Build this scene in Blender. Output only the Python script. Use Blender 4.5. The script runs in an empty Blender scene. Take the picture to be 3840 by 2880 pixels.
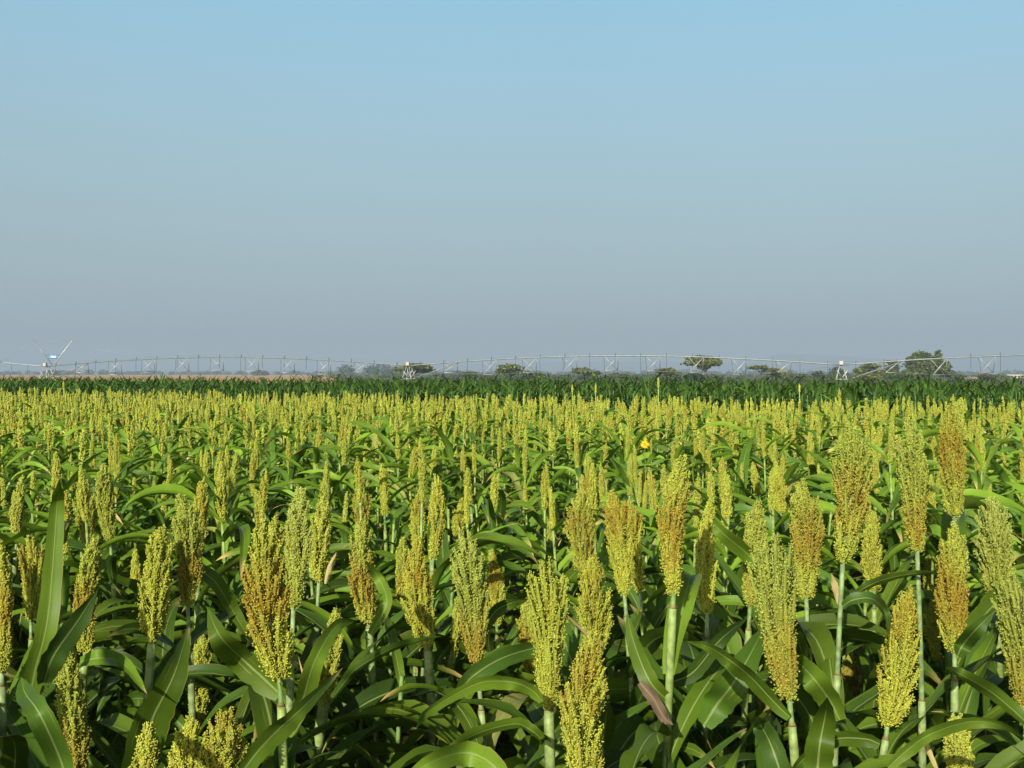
import bpy, math, random
import numpy as np
from mathutils import Vector, Matrix

R = math.radians
sc = bpy.context.scene
col = sc.collection
rng = np.random.default_rng(7)
random.seed(7)

# ------------------------------------------------------------------ camera
F = 4150.0                       # focal length in pixels of a 3840 px wide picture
CAMZ = 1.55
HORY = 1400.0
PITCH = math.atan((1440.0 - HORY) / F)     # tilted slightly down
cam_d = bpy.data.cameras.new("camera")
cam_d.sensor_width = 36.0
cam_d.lens = 36.0 * F / 3840.0
cam_d.clip_start = 0.05
cam_d.clip_end = 60000.0
cam = bpy.data.objects.new("camera", cam_d)
col.objects.link(cam)
cam.location = (0, 0, CAMZ)
cam.rotation_euler = (math.pi / 2 - PITCH, 0, 0)
sc.camera = cam

# ------------------------------------------------------------------ sun and sky
SUN_EL = R(27)
SUN_AZ = R(18)                   # behind the camera, to its left
sun_dir = Vector((-math.sin(SUN_AZ) * math.cos(SUN_EL), -math.cos(SUN_AZ) * math.cos(SUN_EL), math.sin(SUN_EL)))
sun_d = bpy.data.lights.new("sun", 'SUN')
sun_d.energy = 5.0
sun_d.angle = R(0.53)
sun_d.color = (1.0, 0.94, 0.81)
sun = bpy.data.objects.new("sun", sun_d)
col.objects.link(sun)
sun.location = (-20, -30, 40)
sun.rotation_euler = (-sun_dir).to_track_quat('-Z', 'Y').to_euler()

world = bpy.data.worlds.new("World")
sc.world = world
world.use_nodes = True
wn = world.node_tree.nodes
wl = world.node_tree.links
wn.clear()
w_out = wn.new('ShaderNodeOutputWorld')
w_bg = wn.new('ShaderNodeBackground')
w_sky = wn.new('ShaderNodeTexSky')
w_sky.sky_type = 'NISHITA'
w_sky.sun_disc = False
w_sky.sun_elevation = SUN_EL
w_sky.sun_rotation = math.atan2(sun_dir.x, sun_dir.y)
w_sky.air_density = 1.0
w_sky.dust_density = 2.5
w_sky.ozone_density = 1.2
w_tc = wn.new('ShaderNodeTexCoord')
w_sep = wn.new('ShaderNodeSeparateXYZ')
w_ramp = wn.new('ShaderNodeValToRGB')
w_mul = wn.new('ShaderNodeMix')
w_mul.data_type = 'RGBA'
w_mul.blend_type = 'MULTIPLY'
w_mul.inputs[0].default_value = 1.0
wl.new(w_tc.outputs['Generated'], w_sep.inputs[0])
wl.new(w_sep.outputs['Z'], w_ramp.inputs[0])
SKY_TINT = [(0.02, (0.534, 0.604, 0.69)), (0.053, (0.486, 0.557, 0.663)), (0.077, (0.486, 0.541, 0.6)), (0.108, (0.523, 0.559, 0.561)), (0.143, (0.581, 0.612, 0.565)), (0.189, (0.663, 0.706, 0.617)), (0.234, (0.738, 0.813, 0.7)), (0.278, (0.781, 0.918, 0.792)), (0.316, (0.805, 1.004, 0.863)), (0.43, (0.2, 0.24, 0.22))]  # the unseen sky above the view is darkened to lower the fill light
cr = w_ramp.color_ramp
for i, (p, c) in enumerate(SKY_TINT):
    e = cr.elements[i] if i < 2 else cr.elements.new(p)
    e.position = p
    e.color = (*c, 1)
w_az = wn.new('ShaderNodeMapRange')      # the sky is a little paler towards the left
wl.new(w_sep.outputs['X'], w_az.inputs[0])
for i_, v_ in zip((1, 2, 3, 4), (-0.45, 0.05, 1.13, 1.0)): w_az.inputs[i_].default_value = v_
w_vm = wn.new('ShaderNodeVectorMath'); w_vm.operation = 'SCALE'
wl.new(w_sky.outputs[0], w_vm.inputs[0]); wl.new(w_az.outputs[0], w_vm.inputs[3])
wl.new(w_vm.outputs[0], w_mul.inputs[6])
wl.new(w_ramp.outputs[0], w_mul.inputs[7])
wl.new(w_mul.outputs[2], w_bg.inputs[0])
w_bg.inputs[1].default_value = 0.15
wl.new(w_bg.outputs[0], w_out.inputs[0])

sc.view_settings.view_transform = 'Standard'
sc.view_settings.look = 'None'
sc.view_settings.exposure = 0.35
sc.view_settings.gamma = 1.0
sc.cycles.use_denoising = True
sc.cycles.max_bounces = 8
sc.cycles.diffuse_bounces = 3
sc.cycles.transparent_max_bounces = 8

# ------------------------------------------------------------------ projection
cp, sp = math.cos(PITCH), math.sin(PITCH)
def at(px, py, Y):
    """the point of the place seen at photo pixel (px, py), Y metres ahead"""
    dx = (px - 1920.0) / F
    dz = -(py - 1440.0) / F
    d = np.array((dx, cp + dz * sp, -sp + dz * cp))
    return np.array((0, 0, CAMZ)) + d * (Y / d[1])
def project(p):
    x, y, z = p[0], p[1], p[2] - CAMZ
    yc = y * cp - z * sp
    zc = y * sp + z * cp
    return 1920 + F * x / yc, 1440 - F * zc / yc

# ------------------------------------------------------------------ mesh helpers
class Geo:
    def __init__(s):
        s.V = []; s.C = []; s.U = []; s.T = []; s.TM = []; s.Q = []; s.QM = []; s.n = 0
    def add(s, V, tris=None, quads=None, c=(1, 1, 1), uv=None, m=0):
        V = np.asarray(V, float).reshape(-1, 3)
        k = len(V)
        c = np.asarray(c, float)
        if c.ndim == 1: c = np.tile(c[:3], (k, 1))
        if uv is None: uv = np.zeros((k, 2))
        s.V.append(V); s.C.append(c); s.U.append(uv)
        if tris is not None and len(tris):
            t = np.asarray(tris, int) + s.n; s.T.append(t); s.TM.append(np.full(len(t), m))
        if quads is not None and len(quads):
            q = np.asarray(quads, int) + s.n; s.Q.append(q); s.QM.append(np.full(len(q), m))
        s.n += k
    def arrays(s):
        V = np.concatenate(s.V); C = np.concatenate(s.C); U = np.concatenate(s.U)
        T = np.concatenate(s.T) if s.T else np.zeros((0, 3), int)
        TM = np.concatenate(s.TM) if s.T else np.zeros(0, int)
        Q = np.concatenate(s.Q) if s.Q else np.zeros((0, 4), int)
        QM = np.concatenate(s.QM) if s.Q else np.zeros(0, int)
        return V, C, U, T, TM, Q, QM
    def mesh(s, name, mats, smooth=True):
        V, C, U, T, TM, Q, QM = s.arrays()
        me = bpy.data.meshes.new(name)
        me.vertices.add(len(V))
        me.vertices.foreach_set('co', V.astype(np.float32).ravel())
        li = np.concatenate([T.ravel(), Q.ravel()]).astype(np.int32)
        me.loops.add(len(li))
        me.loops.foreach_set('vertex_index', li)
        st = np.concatenate([np.arange(len(T)) * 3, len(T) * 3 + np.arange(len(Q)) * 4]).astype(np.int32)
        me.polygons.add(len(st))
        me.polygons.foreach_set('loop_start', st)
        me.polygons.foreach_set('material_index', np.concatenate([TM, QM]).astype(np.int32))
        me.polygons.foreach_set('use_smooth', np.full(len(st), smooth))
        uvl = me.uv_layers.new(name='UVMap')
        uvl.data.foreach_set('uv', U[li].astype(np.float32).ravel())
        a = me.attributes.new('col', 'FLOAT_COLOR', 'POINT')
        a.data.foreach_set('color', np.concatenate([C, np.ones((len(C), 1))], 1).astype(np.float32).ravel())
        for m in (mats if isinstance(mats, (list, tuple)) else [mats]): me.materials.append(m)
        me.update(calc_edges=True)
        return me
    def obj(s, name, mats, parent=None, smooth=True):
        o = bpy.data.objects.new(name, s.mesh(name, mats, smooth))
        col.objects.link(o)
        if parent: o.parent = parent
        return o

def link(name, me, parent=None, loc=(0, 0, 0), rz=0.0, scale=1.0):
    o = bpy.data.objects.new(name, me)
    col.objects.link(o)
    o.parent = parent
    o.location = loc
    o.rotation_euler = (0, 0, rz)
    o.scale = (scale,) * 3
    return o
def tag(o, label=None, cat=None, group=None, kind=None):
    if label: o['label'] = label
    if cat: o['category'] = cat
    if group: o['group'] = group
    if kind: o['kind'] = kind
    return o
def empty(name, loc=(0, 0, 0), rz=0.0):
    o = bpy.data.objects.new(name, None)
    col.objects.link(o)
    o.location = loc
    o.rotation_euler = (0, 0, rz)
    o.empty_display_size = 0.1
    return o
def copy_tree(o, parent=None):
    c = o.copy()
    col.objects.link(c)
    if parent is not None: c.parent = parent
    for ch in o.children: copy_tree(ch, c)
    return c

def nrm(v): return v / (np.linalg.norm(v, axis=-1, keepdims=True) + 1e-9)

def tube(g, pts, rad, n=8, c=(1, 1, 1), m=0, cap=True):
    pts = np.asarray(pts, float); k = len(pts)
    rad = np.broadcast_to(np.asarray(rad, float), (k,))
    tan = nrm(np.gradient(pts, axis=0))
    ref = np.array((0.0, 0.0, 1.0)) if abs(tan[0][2]) < 0.8 else np.array((0.0, 1.0, 0.0))
    a = nrm(np.cross(tan, ref)); b = np.cross(tan, a)
    th = np.arange(n) * 2 * math.pi / n
    V = pts[:, None, :] + rad[:, None, None] * (np.cos(th)[None, :, None] * a[:, None, :] + np.sin(th)[None, :, None] * b[:, None, :])
    i = np.arange(k - 1)[:, None] * n; j = np.arange(n)[None, :]; j2 = (j + 1) % n
    q = np.stack([i + j, i + j2, i + n + j2, i + n + j], -1).reshape(-1, 4)
    cc = np.asarray(c, float)
    if cc.ndim == 2: cc = np.repeat(cc, n, 0)
    V = V.reshape(-1, 3); tr = []
    if cap:
        V = np.concatenate([V, pts[:1], pts[-1:]])
        if cc.ndim == 2: cc = np.concatenate([cc, cc[:1], cc[-1:]])
        s, e = k * n, k * n + 1; l = (k - 1) * n
        tr = [(s, (x + 1) % n, x) for x in range(n)] + [(e, l + x, l + (x + 1) % n) for x in range(n)]
    g.add(V, tris=tr, quads=q, c=cc, m=m)

def bar(g, p, q, r, c=(1, 1, 1), n=6, m=0): tube(g, np.array([p, q], float), r, n, c, m)

def box(g, c0, size, c=(1, 1, 1), rz=0.0, m=0, bev=0.12):
    """a box with chamfered vertical edges"""
    x, y, z = np.array(size) / 2; b = min(x, y) * bev
    o = [(-x + b, -y), (x - b, -y), (x, -y + b), (x, y - b), (x - b, y), (-x + b, y), (-x, y - b), (-x, -y + b)]
    o = np.array(o); ca, sa = math.cos(rz), math.sin(rz)
    o = np.stack([o[:, 0] * ca - o[:, 1] * sa, o[:, 0] * sa + o[:, 1] * ca], 1)
    V = [(*p, -z) for p in o] + [(*p, z) for p in o] + [(0, 0, -z), (0, 0, z)]
    q = [(i, (i + 1) % 8, 8 + (i + 1) % 8, 8 + i) for i in range(8)]
    t = [(16, (i + 1) % 8, i) for i in range(8)] + [(17, 8 + i, 8 + (i + 1) % 8) for i in range(8)]
    g.add(np.array(V) + np.array(c0), tris=t, quads=q, c=c, m=m)

def bez(p0, p1, p2, n):
    t = np.linspace(0, 1, n)[:, None]
    return (1 - t) ** 2 * p0 + 2 * t * (1 - t) * p1 + t ** 2 * p2
def spline(P, n):
    """Catmull-Rom through the points"""
    P = np.asarray(P, float); k = len(P)
    E = np.concatenate([[2 * P[0] - P[1]], P, [2 * P[-1] - P[-2]]])
    out = []
    for u in np.linspace(0, k - 1 - 1e-6, n):
        i = int(u); t = u - i
        a, b, c, d = E[i], E[i + 1], E[i + 2], E[i + 3]
        out.append(0.5 * (2 * b + (c - a) * t + (2 * a - 5 * b + 4 * c - d) * t ** 2 + (3 * b - a - 3 * c + d) * t ** 3))
    return np.array(out)

# ------------------------------------------------------------------ materials
def mat(name):
    m = bpy.data.materials.new(name); m.use_nodes = True
    n = m.node_tree.nodes; n.clear()
    return m, n, m.node_tree.links
def N(n, t, **k):
    x = n.new(t)
    for a, b in k.items(): setattr(x, a, b)
    return x
def mixc(n, l, f, a, b, blend='MIX'):
    x = N(n, 'ShaderNodeMix', data_type='RGBA', blend_type=blend)
    for i, v in ((0, f), (6, a), (7, b)):
        if isinstance(v, (int, float)): x.inputs[i].default_value = v
        elif isinstance(v, tuple): x.inputs[i].default_value = (*v, 1)
        else: l.new(v, x.inputs[i])
    return x.outputs[2]
def mth(n, l, op, a, b=None, clamp=False):
    x = N(n, 'ShaderNodeMath', operation=op, use_clamp=clamp)
    for i, v in ((0, a), (1, b)):
        if v is None: continue
        if isinstance(v, (int, float)): x.inputs[i].default_value = v
        else: l.new(v, x.inputs[i])
    return x.outputs[0]
def mapr(n, l, v, a, b, c, d, smooth=True):
    x = N(n, 'ShaderNodeMapRange', interpolation_type='SMOOTHSTEP' if smooth else 'LINEAR')
    l.new(v, x.inputs[0])
    for i, q in zip((1, 2, 3, 4), (a, b, c, d)): x.inputs[i].default_value = q
    return x.outputs[0]
def noise(n, l, vec, scale, detail=3.0):
    x = N(n, 'ShaderNodeTexNoise'); x.inputs['Scale'].default_value = scale; x.inputs['Detail'].default_value = detail
    if vec is not None: l.new(vec, x.inputs['Vector'])
    return x.outputs['Fac']

def simple(name, rough, spec=0.4, nscale=0.0, namp=0.3, transl=0.0, tcol=(1, 1, 1), metal=0.0, coord='Object'):
    """colour from the mesh's own 'col' attribute, broken up by a little noise"""
    m, n, l = mat(name)
    a = N(n, 'ShaderNodeAttribute', attribute_name='col')
    c = a.outputs['Color']
    if nscale:
        tc = N(n, 'ShaderNodeTexCoord')
        f = mapr(n, l, noise(n, l, tc.outputs[coord], nscale), 0.3, 0.7, 1 - namp, 1 + namp)
        cmb = N(n, 'ShaderNodeCombineColor')
        for i in range(3): l.new(f, cmb.inputs[i])
        c = mixc(n, l, 1.0, c, cmb.outputs[0], 'MULTIPLY')
    b = N(n, 'ShaderNodeBsdfPrincipled')
    b.inputs['Roughness'].default_value = rough
    b.inputs['Specular IOR Level'].default_value = spec
    b.inputs['Metallic'].default_value = metal
    l.new(c, b.inputs['Base Color'])
    o = N(n, 'ShaderNodeOutputMaterial')
    if transl:
        t = N(n, 'ShaderNodeBsdfTranslucent'); l.new(mixc(n, l, 1.0, c, tcol, 'MULTIPLY'), t.inputs[0])
        x = N(n, 'ShaderNodeMixShader'); x.inputs[0].default_value = transl
        l.new(b.outputs[0], x.inputs[1]); l.new(t.outputs[0], x.inputs[2]); l.new(x.outputs[0], o.inputs[0])
    else:
        l.new(b.outputs[0], o.inputs[0])
    return m

def leaf_material(name, rib=1.0, spots=1.0):
    m, n, l = mat(name)
    a = N(n, 'ShaderNodeAttribute', attribute_name='col')
    uv = N(n, 'ShaderNodeUVMap'); s = N(n, 'ShaderNodeSeparateXYZ'); l.new(uv.outputs[0], s.inputs[0])
    u, v = s.outputs['X'], s.outputs['Y']
    tc = N(n, 'ShaderNodeTexCoord')
    oi = N(n, 'ShaderNodeObjectInfo')
    c = a.outputs['Color']
    vr = mapr(n, l, oi.outputs['Random'], 0.0, 1.0, 0.62, 1.2, False)
    cv = N(n, 'ShaderNodeCombineColor')
    for i in range(3): l.new(vr, cv.inputs[i])
    c = mixc(n, l, 1.0, c, cv.outputs[0], 'MULTIPLY')
    big = mapr(n, l, noise(n, l, tc.outputs['Object'], 9.0), 0.25, 0.75, 0.72, 1.28)
    vein = mth(n, l, 'MULTIPLY_ADD', mth(n, l, 'SINE', mth(n, l, 'MULTIPLY', u, 150.0)), 0.07)
    vn = N(n, 'ShaderNodeMath', operation='ADD'); l.new(vein, vn.inputs[0]); l.new(big, vn.inputs[1])
    cmb = N(n, 'ShaderNodeCombineColor')
    for i in range(3): l.new(vn.outputs[0], cmb.inputs[i])
    c = mixc(n, l, 1.0, c, cmb.outputs[0], 'MULTIPLY')
    # stretched streaks along the blade
    mp = N(n, 'ShaderNodeMapping'); mp.inputs['Scale'].default_value = (26, 3.0, 1); l.new(uv.outputs[0], mp.inputs[0])
    addv = N(n, 'ShaderNodeVectorMath', operation='ADD'); l.new(mp.outputs[0], addv.inputs[0]); 
    l.new(mth(n, l, 'MULTIPLY', oi.outputs['Random'], 90.0), addv.inputs[1])
    st = noise(n, l, addv.outputs[0], 1.0, 4.0)
    c = mixc(n, l, mapr(n, l, st, 0.645, 0.73, 0.0, 0.6 * spots), c, (0.34, 0.30, 0.09))
    # the pale midrib, wide at the base and fine at the tip
    d = mth(n, l, 'ABSOLUTE', mth(n, l, 'SUBTRACT', u, 0.5))
    wdt = mapr(n, l, v, 0.0, 1.0, 0.055, 0.012, False)
    rel = mth(n, l, 'DIVIDE', d, wdt)
    c = mixc(n, l, mapr(n, l, rel, 0.55, 1.25, 0.72 * rib, 0.0), c, (0.26, 0.33, 0.11))
    # yellowing margin in places
    ed = mapr(n, l, d, 0.465, 0.498, 0.0, 1.0)
    en = mapr(n, l, noise(n, l, addv.outputs[0], 0.35, 2.0), 0.52, 0.66, 0.0, 0.8 * spots)
    c = mixc(n, l, mth(n, l, 'MULTIPLY', ed, en), c, (0.36, 0.22, 0.05))
    # rust specks and small torn, dried patches
    mp2 = N(n, 'ShaderNodeMapping'); mp2.inputs['Scale'].default_value = (9, 60, 1); l.new(uv.outputs[0], mp2.inputs[0])
    ad2 = N(n, 'ShaderNodeVectorMath', operation='ADD'); l.new(mp2.outputs[0], ad2.inputs[0]); l.new(mth(n, l, 'MULTIPLY', oi.outputs['Random'], 37.0), ad2.inputs[1])
    c = mixc(n, l, mapr(n, l, noise(n, l, ad2.outputs[0], 1.0, 2.0), 0.70, 0.75, 0.0, 0.7 * spots), c, (0.17, 0.085, 0.03))
    b = N(n, 'ShaderNodeBsdfPrincipled')
    l.new(c, b.inputs['Base Color'])
    b.inputs['Roughness'].default_value = 0.46
    b.inputs['Specular IOR Level'].default_value = 0.22
    bp = N(n, 'ShaderNodeBump'); bp.inputs['Strength'].default_value = 0.25; bp.inputs['Distance'].default_value = 0.002
    l.new(vn.outputs[0], bp.inputs['Height']); l.new(bp.outputs[0], b.inputs['Normal'])
    t = N(n, 'ShaderNodeBsdfTranslucent'); l.new(mixc(n, l, 1.0, c, (1.15, 1.25, 0.5), 'MULTIPLY'), t.inputs[0])
    x = N(n, 'ShaderNodeMixShader'); x.inputs[0].default_value = 0.19
    o = N(n, 'ShaderNodeOutputMaterial')
    l.new(b.outputs[0], x.inputs[1]); l.new(t.outputs[0], x.inputs[2]); l.new(x.outputs[0], o.inputs[0])
    return m

M_GRAIN = simple('sorghum_grain', 0.55, 0.2, 0, transl=0.12, tcol=(1, 1, 0.6))
M_STEM = simple('sorghum_stem', 0.5, 0.25, 55.0, 0.32)
M_LEAF = leaf_material('sorghum_leaf')
M_MAIZE = leaf_material('maize_leaf', 0.6, 0.5)
M_PETAL = simple('petal', 0.6, 0.3, transl=0.2)
M_STEEL = simple('galvanised_steel', 0.42, 0.5, 1.5, 0.12, metal=0.25)
M_PAINT = simple('painted_box', 0.5, 0.4, 4.0, 0.06)
M_RUBBER = simple('rubber', 0.85, 0.2)
M_FOL = simple('foliage', 0.75, 0.15, 0.35, 0.35, transl=0.15, tcol=(1, 1, .6))
M_BARK = simple('bark', 0.9, 0.15, 2.0, 0.3)
M_WALL = simple('plaster', 0.8, 0.2, 0.8, 0.1)

# ------------------------------------------------------------------ ground
def ground_z(y): return 0.0 - 1.0 * np.clip((y - 48.0) / 45.0, 0, 1)
def ground_material():
    m, n, l = mat('soil')
    tc = N(n, 'ShaderNodeTexCoord')
    f = noise(n, l, tc.outputs['Object'], 6.0, 8.0)
    f2 = noise(n, l, tc.outputs['Object'], 0.03, 4.0)
    c = mixc(n, l, f, (0.025, 0.017, 0.011), (0.075, 0.05, 0.032))
    sp_ = N(n, 'ShaderNodeSeparateXYZ'); l.new(tc.outputs['Object'], sp_.inputs[0])
    c2 = mixc(n, l, f2, (0.07, 0.09, 0.03), (0.16, 0.14, 0.06))
    c = mixc(n, l, mapr(n, l, sp_.outputs['Y'], 60.0, 110.0, 0, 1), c, c2)
    b = N(n, 'ShaderNodeBsdfPrincipled'); b.inputs['Roughness'].default_value = 0.95; b.inputs['Specular IOR Level'].default_value = 0.1
    l.new(c, b.inputs['Base Color'])
    bp = N(n, 'ShaderNodeBump'); bp.inputs['Strength'].default_value = 0.6; bp.inputs['Distance'].default_value = 0.03
    l.new(f, bp.inputs['Height']); l.new(bp.outputs[0], b.inputs['Normal'])
    o = N(n, 'ShaderNodeOutputMaterial'); l.new(b.outputs[0], o.inputs[0])
    return m
g = Geo()
ys = np.array([-300, -20, 0, 10, 30, 48, 60, 75, 93, 150, 300, 800, 2000, 5000, 11500.0])
xs = np.array([-11000, -3000, -600, -100, -20, 0, 20, 100, 600, 3000, 11000.0])
gx, gy = np.meshgrid(xs, ys)
gv = np.stack([gx, gy, ground_z(gy)], -1).reshape(-1, 3)
i, j = np.meshgrid(np.arange(len(ys) - 1), np.arange(len(xs) - 1), indexing='ij')
w = len(xs); b0 = (i * w + j).ravel()
g.add(gv, quads=np.stack([b0, b0 + 1, b0 + w + 1, b0 + w], 1))
tag(g.obj('ground', ground_material()), kind='structure')

def dry_material():
    m, n, l = mat('dry_grass')
    tc = N(n, 'ShaderNodeTexCoord')
    f = noise(n, l, tc.outputs['Object'], 0.09, 5.0)
    c = mixc(n, l, f, (0.40, 0.235, 0.10), (0.60, 0.40, 0.19))
    b = N(n, 'ShaderNodeBsdfPrincipled'); b.inputs['Roughness'].default_value = 0.95; b.inputs['Specular IOR Level'].default_value = 0.05
    l.new(c, b.inputs['Base Color'])
    o = N(n, 'ShaderNodeOutputMaterial'); l.new(b.outputs[0], o.inputs[0])
    return m
M_DRY = dry_material()
g = Geo()
g.add([(-900, 190, -0.96), (-0.158 * 190, 190, -0.96), (-0.158 * 1900, 1900, -0.96), (-3000, 1900, -0.96)], quads=[(0, 1, 2, 3)])
tag(g.obj('dry_field', M_DRY), kind='structure')
g = Geo()
g.add([(0.405 * 520, 520, -0.96), (0.452 * 520, 520, -0.96), (0.452 * 900, 900, -0.96), (0.405 * 900, 900, -0.96)], quads=[(0, 1, 2, 3)])
tag(g.obj('dry_field', M_DRY), kind='structure')

# ------------------------------------------------------------------ sorghum panicle
ENV_T = np.array([0, .1, .25, .4, .55, .7, .85, .95, 1.0])
ENV = {
    'spindle': [.22, .5, .8, .97, 1, .9, .62, .38, .16],
    'obovate': [.18, .36, .58, .76, .92, 1, .85, .55, .28],
    'fan':     [.15, .28, .46, .64, .80, .95, 1, .8, .5],
    'column':  [.28, .66, .9, .98, 1, .96, .82, .55, .28],
    'young':   [.4, .7, .92, 1, .92, .72, .45, .25, .1],
    'bottle':  [.2, .5, .85, 1, .98, .8, .5, .32, .2],
}
YEL = np.array((0.56, 0.58, 0.075)); GRN = np.array((0.34, 0.42, 0.068)); RUST = np.array((0.40, 0.245, 0.028)); PALE = np.array((0.48, 0.53, 0.13))
OCT = np.array([(0, 4, 1), (1, 4, 2), (2, 4, 3), (3, 4, 0), (1, 5, 0), (2, 5, 1), (3, 5, 2), (0, 5, 3)])
def panicle(r, L, W, shape='spindle', nb=56, ng=34, gs=0.0021, rust=0.3, tc=0.5, tw=0.22, green=0.4, pale=0.0, bw=0.006, stalks=True):
    g = Geo()
    ph = r.uniform(0, 6.28, 4)
    lob = 0.11 if shape != 'young' else 0.05
    def env(t, az):
        e = np.interp(t, ENV_T, ENV[shape]) * W / 2
        return e * (1 + lob * np.sin(2 * az + ph[0] + 2.5 * t) + lob * .7 * np.sin(3 * az + ph[1] - 4 * t))
    P = []; A = []; CB = []; CORE = []
    for k in range(nb):
        az = k * 2.39996 + r.uniform(-.35, .35)
        t1 = min(1.0, 0.12 + 0.88 * ((k + .5) / nb) ** 0.85 + r.normal(0, .03))
        ln = r.uniform(.2, .34) if shape != 'fan' else r.uniform(.28, .5)
        t0 = max(0.0, t1 - ln)
        re = env(t1, az) * (r.uniform(.85, 1.08) if r.random() < .78 else r.uniform(.35, .8))
        if t1 > .93: re = min(re, W * .14)
        s0 = np.linspace(.22, 1, ng) + r.normal(0, .012, ng)
        s0 = np.clip(s0, .1, 1.02)
        rr = .003 + (re - .003) * s0 ** .62
        z = (t0 + (t1 - t0) * s0) * L
        c_, s_ = math.cos(az), math.sin(az)
        p = np.stack([rr * c_, rr * s_, z], 1)
        w_ = bw * (0.35 + .9 * np.sin(np.pi * np.clip(.12 + .8 * s0, 0, 1)))
        cl_ = np.sin(s0 * ln * L / .0042 + r.uniform(0, 6.28))       # spikelets sit in little bunches along the branch
        w_ = w_ * (.86 + .42 * cl_)
        off = nrm(r.normal(0, 1, (ng, 3))) * (w_ * r.uniform(.6, 1.15, ng))[:, None]
        P.append(p + off)
        ax = np.array((c_ * re * .8, s_ * re * .8, (t1 - t0) * L))
        A.append(nrm(nrm(ax)[None] * .8 + nrm(off) * .75 + r.normal(0, .15, (ng, 3))))
        cb = r.normal(0, 1)
        CB.append(np.full(ng, cb))
        CORE.append((az, re, t0, t1, CB[-1][0], w_.max()))
        if stalks and k % 2 == 0:
            q = np.array([[.002 * c_, .002 * s_, t0 * L], [re * .45 * c_, re * .45 * s_, (t0 + (t1 - t0) * .4) * L], [re * .9 * c_, re * .9 * s_, (t0 + (t1 - t0) * .88) * L]])
            tube(g, q, [.0013, .001, .0006], 3, (.30, .36, .12), 0, False)
    P = np.concatenate(P); A = np.concatenate(A); CB = np.concatenate(CB); n = len(P)
    t = np.clip(P[:, 2] / L, 0, 1)
    side = np.sin(np.arctan2(P[:, 1], P[:, 0]) + ph[2]) * .08
    gr = np.clip(green + (t - .5) * .35 + CB * .06 + r.normal(0, .13, n), 0, 1)[:, None]
    c = YEL * (1 - gr) + GRN * gr
    rf = np.clip(.74 * rust * np.exp(-((t - tc + side + CB * .05) / tw) ** 2) * 1.5 + r.normal(0, .13, n) + CB * .16 - .06, 0, .8)[:, None]
    c = c * (1 - rf) + RUST * rf
    if pale:
        pf = np.clip(pale * (t + .1) + r.normal(0, .1, n), 0, .8)[:, None]
        c = c * (1 - pf) + PALE * pf
    c = c * r.uniform(.78, 1.22, (n, 1))
    # the packed spikelets inside each branch, under the outer grains
    for (az, re, t0, t1, cb, wm) in CORE:
        s1 = np.array([.2, .4, .65, .88, 1.0]); c_, s_ = math.cos(az), math.sin(az)
        rr = .003 + (re - .003) * s1 ** .62
        zz = (t0 + (t1 - t0) * s1) * L
        i0 = np.argmin(np.abs(t[:, None] - zz[None] / L) + 3 * np.abs(CB[:, None] - cb), 0)
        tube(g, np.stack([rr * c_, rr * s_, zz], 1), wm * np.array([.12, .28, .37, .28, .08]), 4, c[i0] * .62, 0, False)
    a = nrm(np.cross(A, r.normal(0, 1, (n, 3)))); b = np.cross(A, a)
    rad = gs * r.uniform(.65, 1.25, (n, 1)); ln = gs * r.uniform(1.2, 2.1, (n, 1))
    V = np.stack([P + a * rad, P + b * rad, P - a * rad, P - b * rad, P + A * ln, P - A * ln], 1)
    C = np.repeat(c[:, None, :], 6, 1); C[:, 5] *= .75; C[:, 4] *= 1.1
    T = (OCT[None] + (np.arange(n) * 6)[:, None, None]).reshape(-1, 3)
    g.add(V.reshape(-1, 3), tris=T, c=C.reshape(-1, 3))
    if stalks: tube(g, [(0, 0, -.01), (0, 0, L * .5), (0, 0, L * .9)], [.0032, .0022, .001], 5, (.32, .38, .14))
    return g

def bend_to(V, base, tip, L, bow=0.0, rz=0.0):
    """place a panicle grown along +z so that it runs from base to tip"""
    ca, sa = math.cos(rz), math.sin(rz)
    V = np.stack([V[:, 0] * ca - V[:, 1] * sa, V[:, 0] * sa + V[:, 1] * ca, V[:, 2]], 1)
    d = np.asarray(tip) - np.asarray(base); Ld = np.linalg.norm(d); d = d / Ld
    x = nrm(np.cross((0, 1, 0), d)); y = np.cross(d, x)
    t = V[:, 2] / L
    return base + np.outer(V[:, 0] + bow * np.sin(np.pi * np.clip(t, 0, 1)), x) + np.outer(V[:, 1], y) + np.outer(V[:, 2] * Ld / L, d)

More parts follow.
